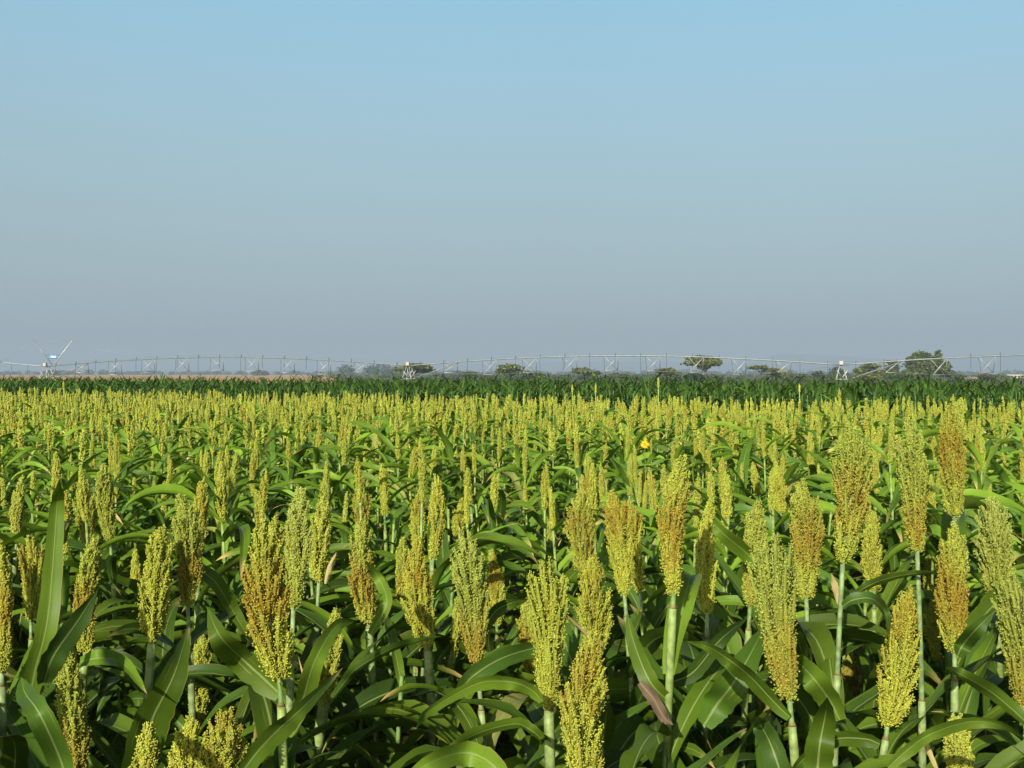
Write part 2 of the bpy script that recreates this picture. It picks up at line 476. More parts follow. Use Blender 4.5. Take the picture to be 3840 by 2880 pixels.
# ------------------------------------------------------------------ sorghum leaf
LEAFC = [(.062, .112, .009), (.047, .094, .010), (.074, .126, .010), (.039, .079, .011), (.064, .113, .008), (.080, .132, .012)]
def strap(g, P, Wd, wmax, c, fold=.35, ruff=0.0, tip_dry=0.0, nu=4, r=rng, m=0, prof=None):
    """a blade along the centre line P with width direction Wd (unit, per point)"""
    P = np.asarray(P); k = len(P)
    v = np.linspace(0, 1, k)
    if prof is None: prof = np.interp(v, [0, .08, .25, .5, .75, .9, 1], [.5, .72, .95, 1, .72, .36, .02])
    tan = nrm(np.gradient(P, axis=0)); Wd = nrm(Wd - tan * np.sum(Wd * tan, 1, keepdims=True)); nor = np.cross(tan, Wd)
    u = np.linspace(-1, 1, nu + 1)
    hw = wmax / 2 * prof
    hw = hw * (1 + (r.normal(0, .05, k) if k > 10 else 0))
    f1 = r.uniform(9, 15); ph = r.uniform(0, 6.28, 2)
    V = []
    for x in u:
        lift = fold * abs(x) ** 1.2 * hw + ruff * abs(x) ** 2.5 * np.sin(f1 * v + ph[0 if x < 0 else 1]) * np.minimum(1, v * 4) * hw
        V.append(P + Wd * (x * hw * (1 - .1 * fold * abs(x)))[:, None] + nor * lift[:, None])
    V = np.stack(V, 1)
    i, j = np.meshgrid(np.arange(k - 1), np.arange(nu), indexing='ij'); b = (i * (nu + 1) + j).ravel()
    q = np.stack([b, b + 1, b + nu + 2, b + nu + 1], 1)
    C = np.tile(np.asarray(c, float), (k, nu + 1, 1))
    C = C * np.interp(v, [0, .15, 1], [1.15, 1, .95])[:, None, None]
    if tip_dry:
        f = np.clip((v - (1 - tip_dry)) / (tip_dry + .001) * 1.4, 0, .9)[:, None, None]
        C = C * (1 - f) + np.array((.34, .22, .09)) * f
    UV = np.stack([np.tile((u + 1) / 2, (k, 1)), np.repeat(v[:, None], nu + 1, 1)], -1)
    g.add(V.reshape(-1, 3), quads=q, c=C.reshape(-1, 3), uv=UV.reshape(-1, 2), m=m)

def leaf_curve(L, el0, droop, k, power=1.6, side=0.0):
    s = np.linspace(0, 1, k)
    el = el0 - droop * s ** power
    az = side * s ** 2
    ds = L / (k - 1)
    d = np.stack([np.cos(el) * np.cos(az), np.cos(el) * np.sin(az), np.sin(el)], 1)
    P = np.concatenate([[np.zeros(3)], np.cumsum((d[1:] + d[:-1]) / 2 * ds, 0)])
    return P, az
def make_leaf(r, L, w, el0, droop, side, twist, c, k=18, nu=4, ruff=.25, fold=.4, dry=0.0, g=None, m=0):
    P, az = leaf_curve(L, el0, droop, k, r.uniform(1.1, 1.9), side)
    s = np.linspace(0, 1, k); tw = twist * s
    lat = np.stack([-np.sin(az), np.cos(az), np.zeros(k)], 1)
    tan = nrm(np.gradient(P, axis=0)); up = np.cross(tan, lat)
    Wd = lat * np.cos(tw)[:, None] + up * np.sin(tw)[:, None]
    g = g or Geo()
    strap(g, P, Wd, w, c, fold, ruff, dry, nu, r, m)
    return g

lr = np.random.default_rng(21)
LEAF_LIB = {'top': [], 'mid': []}; LEAF_SUN_TINT = {'top': [], 'mid': []}; LEAF_LO = []
for k in range(34):
    top = k < 12
    c = np.array(LEAFC[k % 6]) * lr.uniform(.85, 1.15)
    dry = lr.choice([0, .05, .1, .18])
    if k in (29,): c = np.array((.15, .16, .04)) * lr.uniform(.8, 1.1)
    a = dict(L=lr.uniform(.26, .40) if top else lr.uniform(.36, .6), w=lr.uniform(.032, .048) if top else lr.uniform(.040, .066),
             el0=R(lr.uniform(30, 62)) if top else R(lr.uniform(30, 72)), droop=R(lr.uniform(30, 110)) if top else R(lr.uniform(55, 150)),
             side=lr.uniform(-1.0, 1.0), twist=lr.uniform(-1.7, 1.7), c=c, ruff=lr.uniform(.1, .45), fold=lr.uniform(.2, .6), dry=dry)
    LEAF_LIB['top' if top else 'mid'].append(make_leaf(lr, **a).mesh('leaf', M_LEAF))
    a['c'] = a['c'] * 1.75; LEAF_SUN_TINT['top' if top else 'mid'].append(make_leaf(lr, **a).mesh('leaf', M_LEAF)); a['c'] = a['c'] / 1.75  # copies of the leaves with sunlit brightness put into their colour
    a['ruff'] = .1
    LEAF_LO.append((top, make_leaf(lr, k=9, nu=2, **a).arrays()))

STEMC = np.array((.15, .235, .06)); SHEC = np.array((.225, .30, .08)); BLOOM = np.array((.26, .335, .18))
def stem_geo(P, r0=.0085, r1=.0048, c=STEMC):
    g = Geo(); k = len(P); v = np.linspace(0, 1, k)
    C = np.array(c)[None] * (.8 + .3 * v)[:, None]
    tube(g, P, r0 + (r1 - r0) * v, 8, C)
    return g

# ------------------------------------------------------------------ the heads one can tell apart in front
# top x, y, base x, y, width, shape, rust, rust centre, green, pale, length, sheath gap (m below the head), label
HEROES = [
 (0, 2020, 6, 2530, 55, 'column', .7, .5, .3, 0, .25, .02, 'orange sorghum plant cut by the left picture edge, halfway down'),
 (85, 1782, 62, 2030, 48, 'spindle', .1, .5, .5, .1, .22, .03, 'slim pale green sorghum head near the left edge, above the yellow forked head'),
 (206, 1690, 201, 1880, 40, 'spindle', .05, .5, .35, 0, .23, .04, 'narrow yellow green sorghum head standing left of the two close olive heads'),
 (323, 1800, 334, 2050, 88, 'obovate', .35, .4, .55, 0, .24, .03, 'broad olive sorghum head left of and slightly lower than its dark olive twin'),
 (388, 1738, 414, 2035, 80, 'obovate', .35, .4, .8, 0, .25, .09, 'dark olive obovate sorghum head leaning left, right one of a close pair'),
 (115, 2010, 116, 2330, 104, 'fan', .35, .85, .05, 0, .24, .05, 'bright yellow forked sorghum head with orange tips left of the upright blades'),
 (362, 2010, 318, 2460, 92, 'column', .75, .35, .45, 0, .27, .01, 'long sorghum head brown at its foot, crossed by a dark folded leaf'),
 (605, 1970, 569, 2410, 112, 'column', .12, .8, .25, 0, .26, .0, 'yellow green cylindrical sorghum head on a thick pale sheath, left of the orange based one'),
 (676, 1856, 704, 2280, 124, 'obovate', .8, .35, .6, .1, .26, .10, 'sorghum head olive above and rusty orange below, behind the thick pale sheath'),
 (764, 1790, 747, 2075, 62, 'spindle', .4, .7, .2, 0, .23, .08, 'small yellow orange sorghum head behind the rusty based olive one'),
 (1012, 1928, 1050, 2560, 188, 'column', .75, .55, .3, 0, .29, .04, 'largest sorghum head at left, orange middle and yellow foot, dark leaf at its base'),
 (1126, 1826, 1100, 2290, 104, 'obovate', .12, .5, .75, .45, .25, .1, 'grey green sorghum head close behind the largest orange headed one'),
 (960, 1838, 982, 2050, 46, 'spindle', .3, .5, .45, 0, .22, .06, 'thin olive sorghum head peeping up left behind the largest orange one'),
 (1216, 1852, 1195, 2190, 88, 'spindle', .08, .5, .2, .15, .24, .09, 'clean yellow green sorghum head right of the grey green one'),
 (1264, 2280, 1212, 2660, 88, 'spindle', .02, .5, .4, 0, .24, -.03, 'green sorghum head half wrapped in a wide pale sheath, low between two leaf blades'),
 (245, 2395, 290, 2960, 142, 'bottle', .6, .25, .6, .05, .27, .03, 'stout green sorghum head rusty at its foot, low in the left corner'),
 (557, 2712, 548, 3250, 142, 'bottle', .12, .8, .08, .1, .24, .02, 'yellow sorghum head top rising from the bottom edge beside a wide leaf'),
 (758, 2375, 742, 2720, 84, 'spindle', .05, .5, .3, 0, .23, .04, 'small yellow sorghum head with its lower half in dark shadow'),
 (720, 2676, 706, 3230, 150, 'column', .15, .8, .08, 0, .24, .02, 'ragged yellow sorghum head at the bottom edge, left of the brown tipped one'),
 (848, 2652, 832, 3215, 172, 'column', .45, .9, .45, 0, .24, .02, 'open brown tipped green sorghum head at the bottom edge'),
 (921, 1864, 921, 1945, 14, 'young', 0, .5, .3, 0, .13, .0, 'tiny unopened sorghum spike on a pale sheath left of the largest head'),
 (505, 1771, 506, 1885, 14, 'young', 0, .5, .3, 0, .15, .0, 'tiny unopened sorghum spike between the olive pair and the rusty based head'),
 (615, 1771, 612, 1868, 14, 'young', 0, .5, .25, 0, .15, .0, 'tiny unopened sorghum spike above the yellow green cylindrical head'),
 (34, 2335, 40, 2510, 52, 'young', 0, .5, .2, 0, .15, -.02, 'short yellow sorghum spike emerging from a pale sheath at the left edge'),
 (508, 2060, 512, 2230, 36, 'spindle', .05, .5, .15, 0, .16, .03, 'little yellow sorghum head half hidden behind leaves left of the thick pale sheath'),
 (825, 1690, 828, 1860, 42, 'spindle', .15, .7, .3, 0, .22, .06, 'yellow green sorghum head far left behind the small yellow orange one'),
 (137, 1856, 145, 1960, 17, 'young', 0, .5, .4, 0, .15, .02, 'tiny green sorghum spike near the left edge'),
 (1347, 1800, 1360, 2010, 78, 'obovate', .55, .4, .55, .05, .23, .05, 'olive sorghum head with orange sides directly above the tall rust banded head'),
 (1350, 1948, 1382, 2340, 98, 'column', .85, .45, .45, .1, .26, .01, 'sorghum head with green top, rust band and yellow foot on a pale straight stalk'),
 (1431, 1738, 1442, 1935, 38, 'spindle', .05, .5, .25, 0, .22, .06, 'slim yellow green sorghum head right of the rust banded one'),
 (1578, 1830, 1572, 2060, 68, 'spindle', .55, .7, .4, 0, .23, .06, 'orange brown sorghum head behind the yellow orange one with drooping branches'),
 (1568, 2015, 1602, 2430, 116, 'spindle', .45, .8, .12, 0, .26, .005, 'yellow sorghum head with orange shoulder and loose lower branches, leaning stalk'),
 (1508, 2010, 1500, 2270, 52, 'column', .35, .25, .5, 0, .23, .03, 'narrow olive sorghum head tucked left behind the yellow orange leaning one'),
 (1634, 1775, 1622, 2105, 66, 'spindle', .25, .75, .2, 0, .25, .03, 'tall yellow sorghum head right of the orange brown one'),
 (1731, 1868, 1721, 2040, 58, 'spindle', .05, .5, .1, 0, .22, .05, 'bright yellow sorghum head just above the grey green rusty based one'),
 (1753, 1752, 1765, 1890, 32, 'spindle', .05, .5, .3, 0, .19, .05, 'slender yellow green sorghum head on a pale stalk, mid left of centre'),
 (1746, 1995, 1792, 2500, 138, 'obovate', .75, .22, .75, .3, .28, .09, 'grey green sorghum head dark rust at its foot on a long stalk, left of centre'),
 (1842, 2065, 1862, 2350, 74, 'spindle', .6, .7, .15, 0, .23, .03, 'orange topped yellow sorghum head right behind the grey green rusty based one'),
 (1708, 2250, 1690, 2490, 44, 'young', 0, .5, .2, 0, .19, -.04, 'thin yellow sorghum head in a pale sheath between two rusty heads'),
 (2042, 2088, 2058, 2660, 156, 'fan', .05, .8, .42, 0, .28, .0, 'bright green yellow fan shaped sorghum head on a thick pale stalk at centre'),
 (1964, 2250, 1998, 2540, 72, 'column', .8, .45, .4, 0, .24, .05, 'rusty sorghum head half hidden left behind the centre fan shaped one'),
 (2180, 1838, 2200, 2150, 116, 'column', .55, .55, .3, .1, .25, .05, 'orange olive sorghum head topmost in the stack of three right of centre'),
 (2222, 2090, 2232, 2460, 156, 'spindle', .2, .85, .08, 0, .26, .03, 'plump yellow sorghum head in the middle of the stack of three'),
 (2228, 2372, 2190, 2960, 204, 'spindle', .6, .75, .15, .05, .28, .03, 'huge ragged sorghum head, orange above and yellow below, at the bottom edge'),
 (2210, 1710, 2215, 1890, 47, 'column', .75, .3, .5, 0, .23, .06, 'slim brown sorghum head above the stack of three'),
 (2295, 1838, 2342, 2235, 108, 'obovate', .6, .75, .2, 0, .26, .05, 'orange topped sorghum head, left one of the joined pair right of centre'),
 (2366, 1874, 2402, 2225, 96, 'obovate', .55, .7, .2, 0, .26, .05, 'orange topped sorghum head, right one of the joined pair right of centre'),
 (2560, 1705, 2525, 2240, 108, 'obovate', .7, .5, .4, 0, .27, .02, 'tall orange brown sorghum head on a long bare stalk right of the joined pair'),
 (2062, 1846, 2064, 2040, 37, 'spindle', .02, .5, .3, 0, .22, .05, 'narrow green sorghum head above and behind the centre fan shaped one'),
 (2406, 1762, 2420, 1895, 44, 'spindle', .15, .7, .25, 0, .19, .05, 'small yellow sorghum head above the joined orange topped pair'),
 (2268, 1771, 2268, 1870, 27, 'spindle', .05, .5, .3, 0, .17, .05, 'tiny yellow sorghum head right of the slim brown one'),
 (1574, 2420, 1566, 2580, 44, 'young', .0, .5, .25, 0, .16, -.02, 'low yellow green sorghum spike in a sheath beside a leaning stalk'),
 (2664, 1866, 2652, 2310, 82, 'spindle', .1, .5, .18, 0, .26, .05, 'pale yellow sorghum head with shaded foot left of the wide V shaped green head'),
 (2842, 1872, 2812, 2280, 88, 'obovate', .5, .4, .6, .1, .25, .05, 'olive sorghum head with orange foot partly behind the wide V shaped green head'),
 (2892, 1988, 2962, 2635, 190, 'fan', .5, .25, .75, .1, .30, .04, 'wide V shaped green sorghum head tapering to a rusty foot, broad leaf at its base'),
 (3002, 1796, 3024, 2255, 134, 'obovate', .75, .5, .5, .1, .27, .08, 'orange brown sorghum head right behind the wide V shaped green one'),
 (3200, 1585, 3160, 2115, 148, 'obovate', .65, .4, .7, .05, .28, .22, 'very tall olive and rust sorghum head on a long bare green stalk'),
 (3278, 1918, 3278, 2220, 88, 'spindle', .05, .5, .2, 0, .24, .05, 'fresh yellow sorghum head between the two very tall heads'),
 (3410, 1568, 3440, 2080, 126, 'obovate', .6, .25, .75, .1, .28, .3, 'very tall olive sorghum head yellow at its foot on a bluish shaded stalk'),
 (3585, 1482, 3580, 1945, 116, 'spindle', .75, .5, .55, 0, .28, .08, 'tallest sorghum head, rust brown, reaching the maize near the right edge'),
 (3582, 1960, 3580, 2460, 118, 'column', .95, .45, .45, 0, .27, .05, 'dark rust brown sorghum head below the tallest one near the right edge'),
 (3722, 1860, 3738, 2230, 142, 'column', .02, .5, .65, .75, .26, .08, 'pale grey green loose sorghum head near the right edge, above the cut one'),
 (3775, 2150, 3838, 2660, 196, 'fan', .5, .2, .65, .35, .28, .05, 'big green sorghum head with rusty foot leaning left, cut by the right edge'),
 (3405, 2195, 3326, 2735, 148, 'spindle', .5, .75, .1, 0, .29, .02, 'yellow sorghum head with orange top and open lower branches, leaning right'),
 (3586, 2674, 3622, 3190, 118, 'column', .02, .5, .3, .1, .24, .03, 'fresh yellow green sorghum head rising from the bottom edge at right'),
 (2986, 2745, 3004, 2980, 42, 'young', 0, .5, .4, 0, .17, -.03, 'slim young green sorghum spike beside the stalk of the V shaped head'),
 (3491, 2080, 3491, 2240, 48, 'spindle', .05, .5, .15, 0, .19, .05, 'little yellow sorghum head between the tall bluish stalk and the dark rust head'),
 (3500, 2245, 3514, 2480, 66, 'obovate', .05, .5, .45, 0, .2, .05, 'open yellow green sorghum head left behind the dark rust brown one'),
 (3192, 2440, 3202, 2640, 58, 'column', .6, .5, .4, 0, .19, .05, 'shaded brown sorghum head low beside the long bare stalk'),
 (2908, 1733, 2930, 1930, 50, 'spindle', .1, .5, .2, 0, .22, .06, 'slim yellow sorghum head upper right, left of the orange brown one'),
 (2640, 1755, 2640, 1860, 27, 'spindle', .35, .7, .3, 0, .17, .05, 'small orange tinged sorghum head right of the tall bare stalked one'),
 (2724, 1810, 2727, 1900, 22, 'young', .0, .5, .25, 0, .15, .03, 'tiny yellow sorghum spike left of the broad dark leaf tip'),
 (2823, 1733, 2844, 1860, 32, 'spindle', .05, .5, .3, 0, .18, .05, 'narrow yellow green sorghum head above the half hidden olive one'),
 (2566, 2465, 2570, 2570, 44, 'spindle', .05, .5, .15, 0, .13, .03, 'short yellow sorghum head low among leaves beside the long bare stalk'),
]
# leaves one can single out in front:
# owner plant (index in the table above), depth, width px, photo points from stem to tip, roll, dryness
BLADES = [
 (16, 2.05, 128, [(506, 2990), (514, 2880), (571, 2696), (651, 2533), (709, 2352)], .25, .05),
 (15, 1.42, 88, [(262, 2990), (231, 2860), (150, 2680), (95, 2600), (78, 2540)], -.2, 0),
 (6, 1.95, 76, [(110, 2640), (130, 2520), (180, 2310), (213, 1910), (222, 1800)], .1, 0),
 (6, 1.9, 88, [(165, 2560), (200, 2460), (290, 2330), (366, 2212)], .4, 0),
 (7, 1.95, 62, [(300, 2482), (380, 2468), (463, 2490), (550, 2600)], -.5, .05),
 (10, 1.90, 112, [(1052, 2604), (990, 2545), (908, 2470), (825, 2385), (778, 2280)], -.55, 0),
 (18, 1.40, 84, [(880, 2935), (963, 2822), (1050, 2730), (1125, 2663), (1285, 2504)], .5, .08),
 (14, 1.98, 40, [(1246, 2618), (1295, 2555), (1342, 2504), (1469, 2432), (1563, 2403), (1660, 2385)], .6, 0),
 (39, 1.95, 58, [(2034, 2630), (1990, 2585), (1907, 2556), (1781, 2567), (1600, 2672), (1560, 2730)], -.6, 0),
 (36, 2.05, 74, [(1725, 2590), (1780, 2530), (1889, 2465), (2030, 2425), (2090, 2430)], .35, 0),
 (39, 1.85, 52, [(2032, 2772), (1985, 2735), (1925, 2715), (1781, 2754), (1680, 2820), (1600, 2890)], -.7, .04),
 (43, 1.6, 92, [(1900, 2960), (1850, 2870), (1745, 2822), (1600, 2868), (1500, 2960)], -.3, 0),
 (54, 1.90, 66, [(2962, 2690), (2900, 2630), (2816, 2540), (2735, 2475), (2653, 2425), (2574, 2404)], -.6, 0),
 (54, 2.1, 112, [(2640, 2720), (2690, 2640), (2744, 2570), (2810, 2460), (2872, 2340)], .15, 0),
 (56, 2.12, 92, [(3150, 2700), (3110, 2625), (3051, 2544), (2986, 2482), (2930, 2470)], -.3, .0),
 (65, 1.62, 84, [(2950, 2960), (2925, 2890), (2888, 2786), (2850, 2715), (2834, 2685)], -.1, 0),
 (65, 1.7, 104, [(3062, 2960), (3066, 2880), (3075, 2786), (3095, 2680), (3102, 2615)], .1, 0),
 (64, 1.65, 52, [(3330, 2880), (3400, 2815), (3488, 2754), (3637, 2707), (3760, 2722), (3850, 2775)], .55, .0),
 (62, 1.85, 60, [(3860, 2720), (3790, 2655), (3709, 2590), (3604, 2530), (3546, 2504)], -.5, 0),
 (60, 2.0, 62, [(3590, 2460), (3610, 2420), (3660, 2360), (3735, 2285)], .3, 0),
 (53, 2.45, 58, [(2850, 2130), (2800, 2075), (2700, 1990), (2631, 1908)], -.3, 0),
 (56, 2.12, 48, [(3160, 2275), (3200, 2250), (3271, 2246), (3320, 2300), (3335, 2380)], -.6, 0),
 (58, 2.2, 34, [(3190, 2240), (3260, 2195), (3342, 2166), (3440, 2150), (3530, 2150)], .6, 0),
 (8, 2.62, 60, [(712, 2122), (803, 2178), (882, 2305), (945, 2415)], -.4, 0),
 (37, 2.4, 50, [(1800, 2400), (1850, 2300), (1920, 2260), (1980, 2250)], .4, .05),
 (17, 2.6, 70, [(720, 2760), (660, 2700), (590, 2640), (500, 2620), (440, 2680)], -.4, 0),
 (10, 1.8, 70, [(1075, 2760), (1130, 2640), (1180, 2480), (1260, 2350), (1330, 2330)], .4, 0),
 (47, 2.2, 60, [(2515, 2560), (2600, 2520), (2700, 2400), (2800, 2320)], .3, 0),
 (47, 2.1, 64, [(2520, 2640), (2440, 2560), (2380, 2420), (2350, 2300)], -.2, 0),
 (28, 2.3, 46, [(1390, 2380), (1450, 2260), (1420, 2170), (1370, 2100)], -.3, 0),
 (63, 1.85, 62, [(3300, 2790), (3240, 2770), (3120, 2775), (3010, 2850), (2960, 2930)], -.5, .1),
]
hero_xy = []; hero_pl = []
HEADS = []
for (xt, yt, xb, yb, wpx, shape, rust, tc, green, pale, L, gap, label) in HEROES:
    HEADS.append((min(xt, xb) - wpx * .36, max(xt, xb) + wpx * .36, yt, min(yb, 2890), F * L / math.hypot(xt - xb, yt - yb)))
HEADS = np.array(HEADS)
BPT = []
for bi, (ow, Y, wpx, pts, roll, dry) in enumerate(BLADES):
    for (x, y) in spline(pts, 12): BPT.append((x, y, wpx * .5, Y, bi))
BPT = np.array(BPT); BSEL = (BPT[:, 4][:, None] == np.arange(len(BLADES))[None]).astype(float)
def hides_head(me, loc, rz, sc_, own=-1):
    n = len(me.vertices); co = np.empty(n * 3, np.float32); me.vertices.foreach_get('co', co); co = co.reshape(-1, 3)[::2] * sc_
    c, s_ = math.cos(rz), math.sin(rz)
    X = co[:, 0] * c - co[:, 1] * s_ + loc[0]; Y = co[:, 0] * s_ + co[:, 1] * c + loc[1]; Z = co[:, 2] + loc[2]
    ok = Y > .3
    if not ok.all(): return True
    px, py = project((X, Y, Z))
    if ((Y < 1.95) & (py < 2720) & (np.abs(px - 1920) < 2000)).sum() > 1: return True
    if ((Y < 1.5) & (py < 2950) & (np.abs(px - 1920) < 2000)).sum() > 2: return True
    inf = (py < 2890) & (px > 0) & (px < 3840)
    if Y.min() < 2.2 and inf.sum() > 3 and np.ptp(px[inf]) > 430: return True
    h = (px[:, None] > HEADS[:, 0]) & (px[:, None] < HEADS[:, 1]) & (py[:, None] > HEADS[:, 2]) & (py[:, None] < HEADS[:, 3]) & (Y[:, None] < HEADS[:, 4] - .015)
    if h.sum(0).max() >= 3: return True
    hb = (np.hypot(px[:, None] - BPT[:, 0], py[:, None] - BPT[:, 1]) < BPT[:, 2]) & (Y[:, None] < BPT[:, 3] - .02)
    return (hb.any(0).astype(float) @ BSEL).max() >= 3
def put_leaf(r, e, lib, loc, az, lo, hi, tries=7):
    o = np.array(e.location) + np.array(loc)
    for t in range(tries):
        me = lib[r.integers(len(lib))]; sc_ = r.uniform(lo, hi)
        if not hides_head(me, o, az, sc_):
            link('leaf', me, e, loc, az, sc_); return True
        az = r.uniform(0, 6.28)
    return False
HG = 'sorghum plants in the nearest rows'
for hi, (xt, yt, xb, yb, wpx, shape, rust, tc, green, pale, L, gap, label) in enumerate(HEROES):
    r = np.random.default_rng(1000 + hi)
    Lpx = math.hypot(xt - xb, yt - yb)
    Y = F * L / Lpx
    pt, pb = at(xt, yt, Y), at(xb, yb, Y)
    W = wpx * Y / F
    lean = pt - pb
    foot = np.array((pb[0] - lean[0] * .5 + r.normal(0, .02), pb[1] + r.normal(0, .03), 0.0))
    e = empty('sorghum_plant', foot)
    tag(e, label, 'plant', HG)
    hero_xy.append(foot[:2]); hero_pl.append(e)
    k = 1.0 if Y < 3 else .6
    small = shape == 'young'
    nb = int((84 if W > .05 else 60) * (.6 if small else 1)); ng = 98 if Y < 2.7 else int(74 * (.6 + .4 * k))
    pg = panicle(r, L, W * .92, shape, nb, ng, .00148 if Y < 2.7 else (.0017 if Y < 3.4 else .0019), rust, tc, .24, green, pale, bw=.0036 + .042 * W)
    V = np.concatenate(pg.V)
    V = bend_to(V, pb - foot, pt - foot, L, r.uniform(-.05, .05) * L, r.uniform(0, 6.28))
    pg.V = [V]
    # one vertex block: keep the other arrays in step
    pg.C = [np.concatenate(pg.C)]; pg.U = [np.concatenate(pg.U)]
    pg.obj('panicle', M_GRAIN, e)
    d = nrm(lean)
    P = bez(np.zeros(3), np.array((pb[0] - foot[0] - d[0] * .45, pb[1] - foot[1], (pb[2]) * .5)), pb - foot + d * .01, 16)
    thick = 1.25 if gap <= .01 else 1.0
    bl = r.uniform(0, 1)
    stem_geo(P, .0085, .0046, STEMC * (1 - bl * .6) + BLOOM * bl * .6).obj('stem', M_STEM, e)
    # flag-leaf sheath: the pale thick tube round the stalk below the head
    zt = (pb - foot)[2] - gap; zs = P[:, 2]
    def on_stem(z): return np.array([np.interp(z, zs, P[:, 0]), np.interp(z, zs, P[:, 1]), z])
    Ls = r.uniform(.2, .3)
    zz = np.linspace(zt - Ls, zt, 9)
    sg = Geo()
    rr = np.interp(np.linspace(0, 1, 9), [0, .5, .85, 1], [.0070, .0078, .0082, .0070]) * thick * (1.35 if gap < 0 else 1)
    cs = SHEC * (1 - bl * .5) + BLOOM * bl * .5
    tube(sg, [on_stem(z) for z in zz], rr, 10, np.tile(cs, (9, 1)) * np.linspace(.85, 1.1, 9)[:, None])
    tube(sg, [on_stem(zt), on_stem(zt + .006)], [rr[-1] * 1.12, rr[-1] * .7], 10, (.22, .18, .06))
    sg.obj('sheath', M_STEM, e)
    # leaves, alternating on two sides of the stem
    z = zt - r.uniform(.02, .1); az = r.choice([0, math.pi]) + r.normal(.25, .5); q = 0
    while z > .2 and q < 11:
        lib = LEAF_LIB['top'] if q == 0 else LEAF_LIB['mid']
        put_leaf(r, e, lib, on_stem(z), az, .8, 1.08)
        z -= r.uniform(.055, .1); az += math.pi + r.normal(0, .6); q += 1
hero_xy = np.array(hero_xy)

# ------------------------------------------------------------------ leaves one can single out in front
for bi, (ow, Y, wpx, pts, roll, dry) in enumerate(BLADES):
    r = np.random.default_rng(3000 + bi)
    e = hero_pl[ow]; o = np.array(e.location)
    n = len(pts)
    P = np.array([at(x, y, Y + .10 * math.sin(1.9 * i + bi) * (i / n)) for i, (x, y) in enumerate(pts)])
    P = spline(P, 26)
    tan = nrm(np.gradient(P, axis=0)); view = nrm(P - np.array((0, 0, CAMZ)))
    side = nrm(np.cross(view, tan))
    nor = np.cross(tan, side)
    Wd = side * math.cos(roll) + nor * math.sin(roll)
    if np.mean(np.cross(tan, Wd)[:, 2] - .6 * view[0][1] * np.cross(tan, Wd)[:, 1]) < 0: Wd = -Wd
    g = Geo()
    strap(g, P - o, Wd, wpx * Y / F * 1.08, np.array(LEAFC[bi % 6]) * r.uniform(.85, 1.1), .28, .12, dry, 6, r)
    g.obj('leaf', M_LEAF, e)

# dry, folded blades
DRY = [(8, 2.6, 26, [(1220, 2190), (1235, 2130), (1262, 2070)]), (56, 2.3, 40, [(3150, 2270), (3135, 2210), (3118, 2150)]),
       (47, 2.0, 70, [(2400, 2560), (2450, 2620), (2490, 2690), (2525, 2720)]), (63, 1.75, 30, [(3520, 2900), (3480, 2810), (3445, 2730)]),
       (10, 1.9, 12, [(1175, 2640), (1145, 2560), (1118, 2460)]), (60, 2.6, 26, [(2260, 2420), (2200, 2380), (2120, 2300)])]
for bi, (ow, Y, wpx, pts) in enumerate(DRY):
    r = np.random.default_rng(3300 + bi); e = hero_pl[ow]; o = np.array(e.location)
    P = spline([at(x, y, Y) for x, y in pts], 16)
    tan = nrm(np.gradient(P, axis=0)); view = nrm(P - np.array((0, 0, CAMZ)))
    g = Geo(); strap(g, P - o, nrm(np.cross(view, tan)), wpx * .7 * Y / F, (.32, .25, .11) if bi != 2 else (.12, .08, .06), .7, .5, 0, 4, r)
    tag(g.obj('leaf', M_LEAF, e), 'withered tan leaf')

# ------------------------------------------------------------------ leafy plants in front whose heads are out of sight
tiller = []
tr_ = np.random.default_rng(77)
for k in range(110):
    Y = tr_.uniform(1.8, 4.2); X = tr_.uniform(-.56, .56) * Y
    if np.min(np.hypot(*(hero_xy - (X, Y)).T)) < .09: continue
    e = empty('sorghum_plant', (X, Y, 0))
    tag(e, 'leafy sorghum shoot without a visible head, filling the canopy between nearest heads', 'plant', 'headless sorghum shoots between the nearest rows')
    zt = tr_.uniform(.62, .86)
    P = np.array([(0, 0, z) for z in np.linspace(0, zt, 6)]) + np.array([(a * .01, 0, 0) for a in range(6)])
    stem_geo(P, .008, .005).obj('stem', M_STEM, e)
    z = zt - .02; az = tr_.uniform(0, 6.28)
    for q in range(8):
        lib = LEAF_LIB['top' if q == 0 else 'mid']
        put_leaf(tr_, e, lib, (np.interp(z, P[:, 2], P[:, 0]), 0, z), az, .85, 1.1)
        z -= tr_.uniform(.05, .09); az += math.pi + tr_.normal(0, .4)

# ------------------------------------------------------------------ the field behind: prototypes, individuals, then one mass
mr = np.random.default_rng(5)
KINDS = []
for k in range(14):
    shape = ['spindle', 'obovate', 'spindle', 'column', 'young', 'young', 'spindle'][k % 7]
    L = mr.uniform(.15, .215) if shape != 'young' else mr.uniform(.13, .18)
    W = L * (mr.uniform(.115, .185) if shape != 'young' else .09)
    KINDS.append(dict(L=L, W=W, shape=shape, rust=mr.uniform(.15, .5) if k % 2 else mr.uniform(.02, .2), tc=mr.uniform(.6, .9), green=mr.uniform(.3, .72)))
HI = []; 
for k, a in enumerate(KINDS):
    HI.append(panicle(np.random.default_rng(50 + k), a['L'], a['W'], a['shape'], 52, 32, .0020, a['rust'], a['tc'], .28, a['green'], 0, bw=.0048).mesh('panicle', M_GRAIN))
def lod(nb, ng, gs, bw):
    out = []
    for k, a in enumerate(KINDS):
        out.append(panicle(np.random.default_rng(80 + k), a['L'], a['W'] * 1.05, a['shape'], nb, ng, gs, a['rust'], a['tc'], .28, a['green'], 0, bw=bw, stalks=False).arrays())
    return out
LOD1 = lod(26, 10, .0043, .0045); LOD2 = lod(15, 5, .0074, .0045)

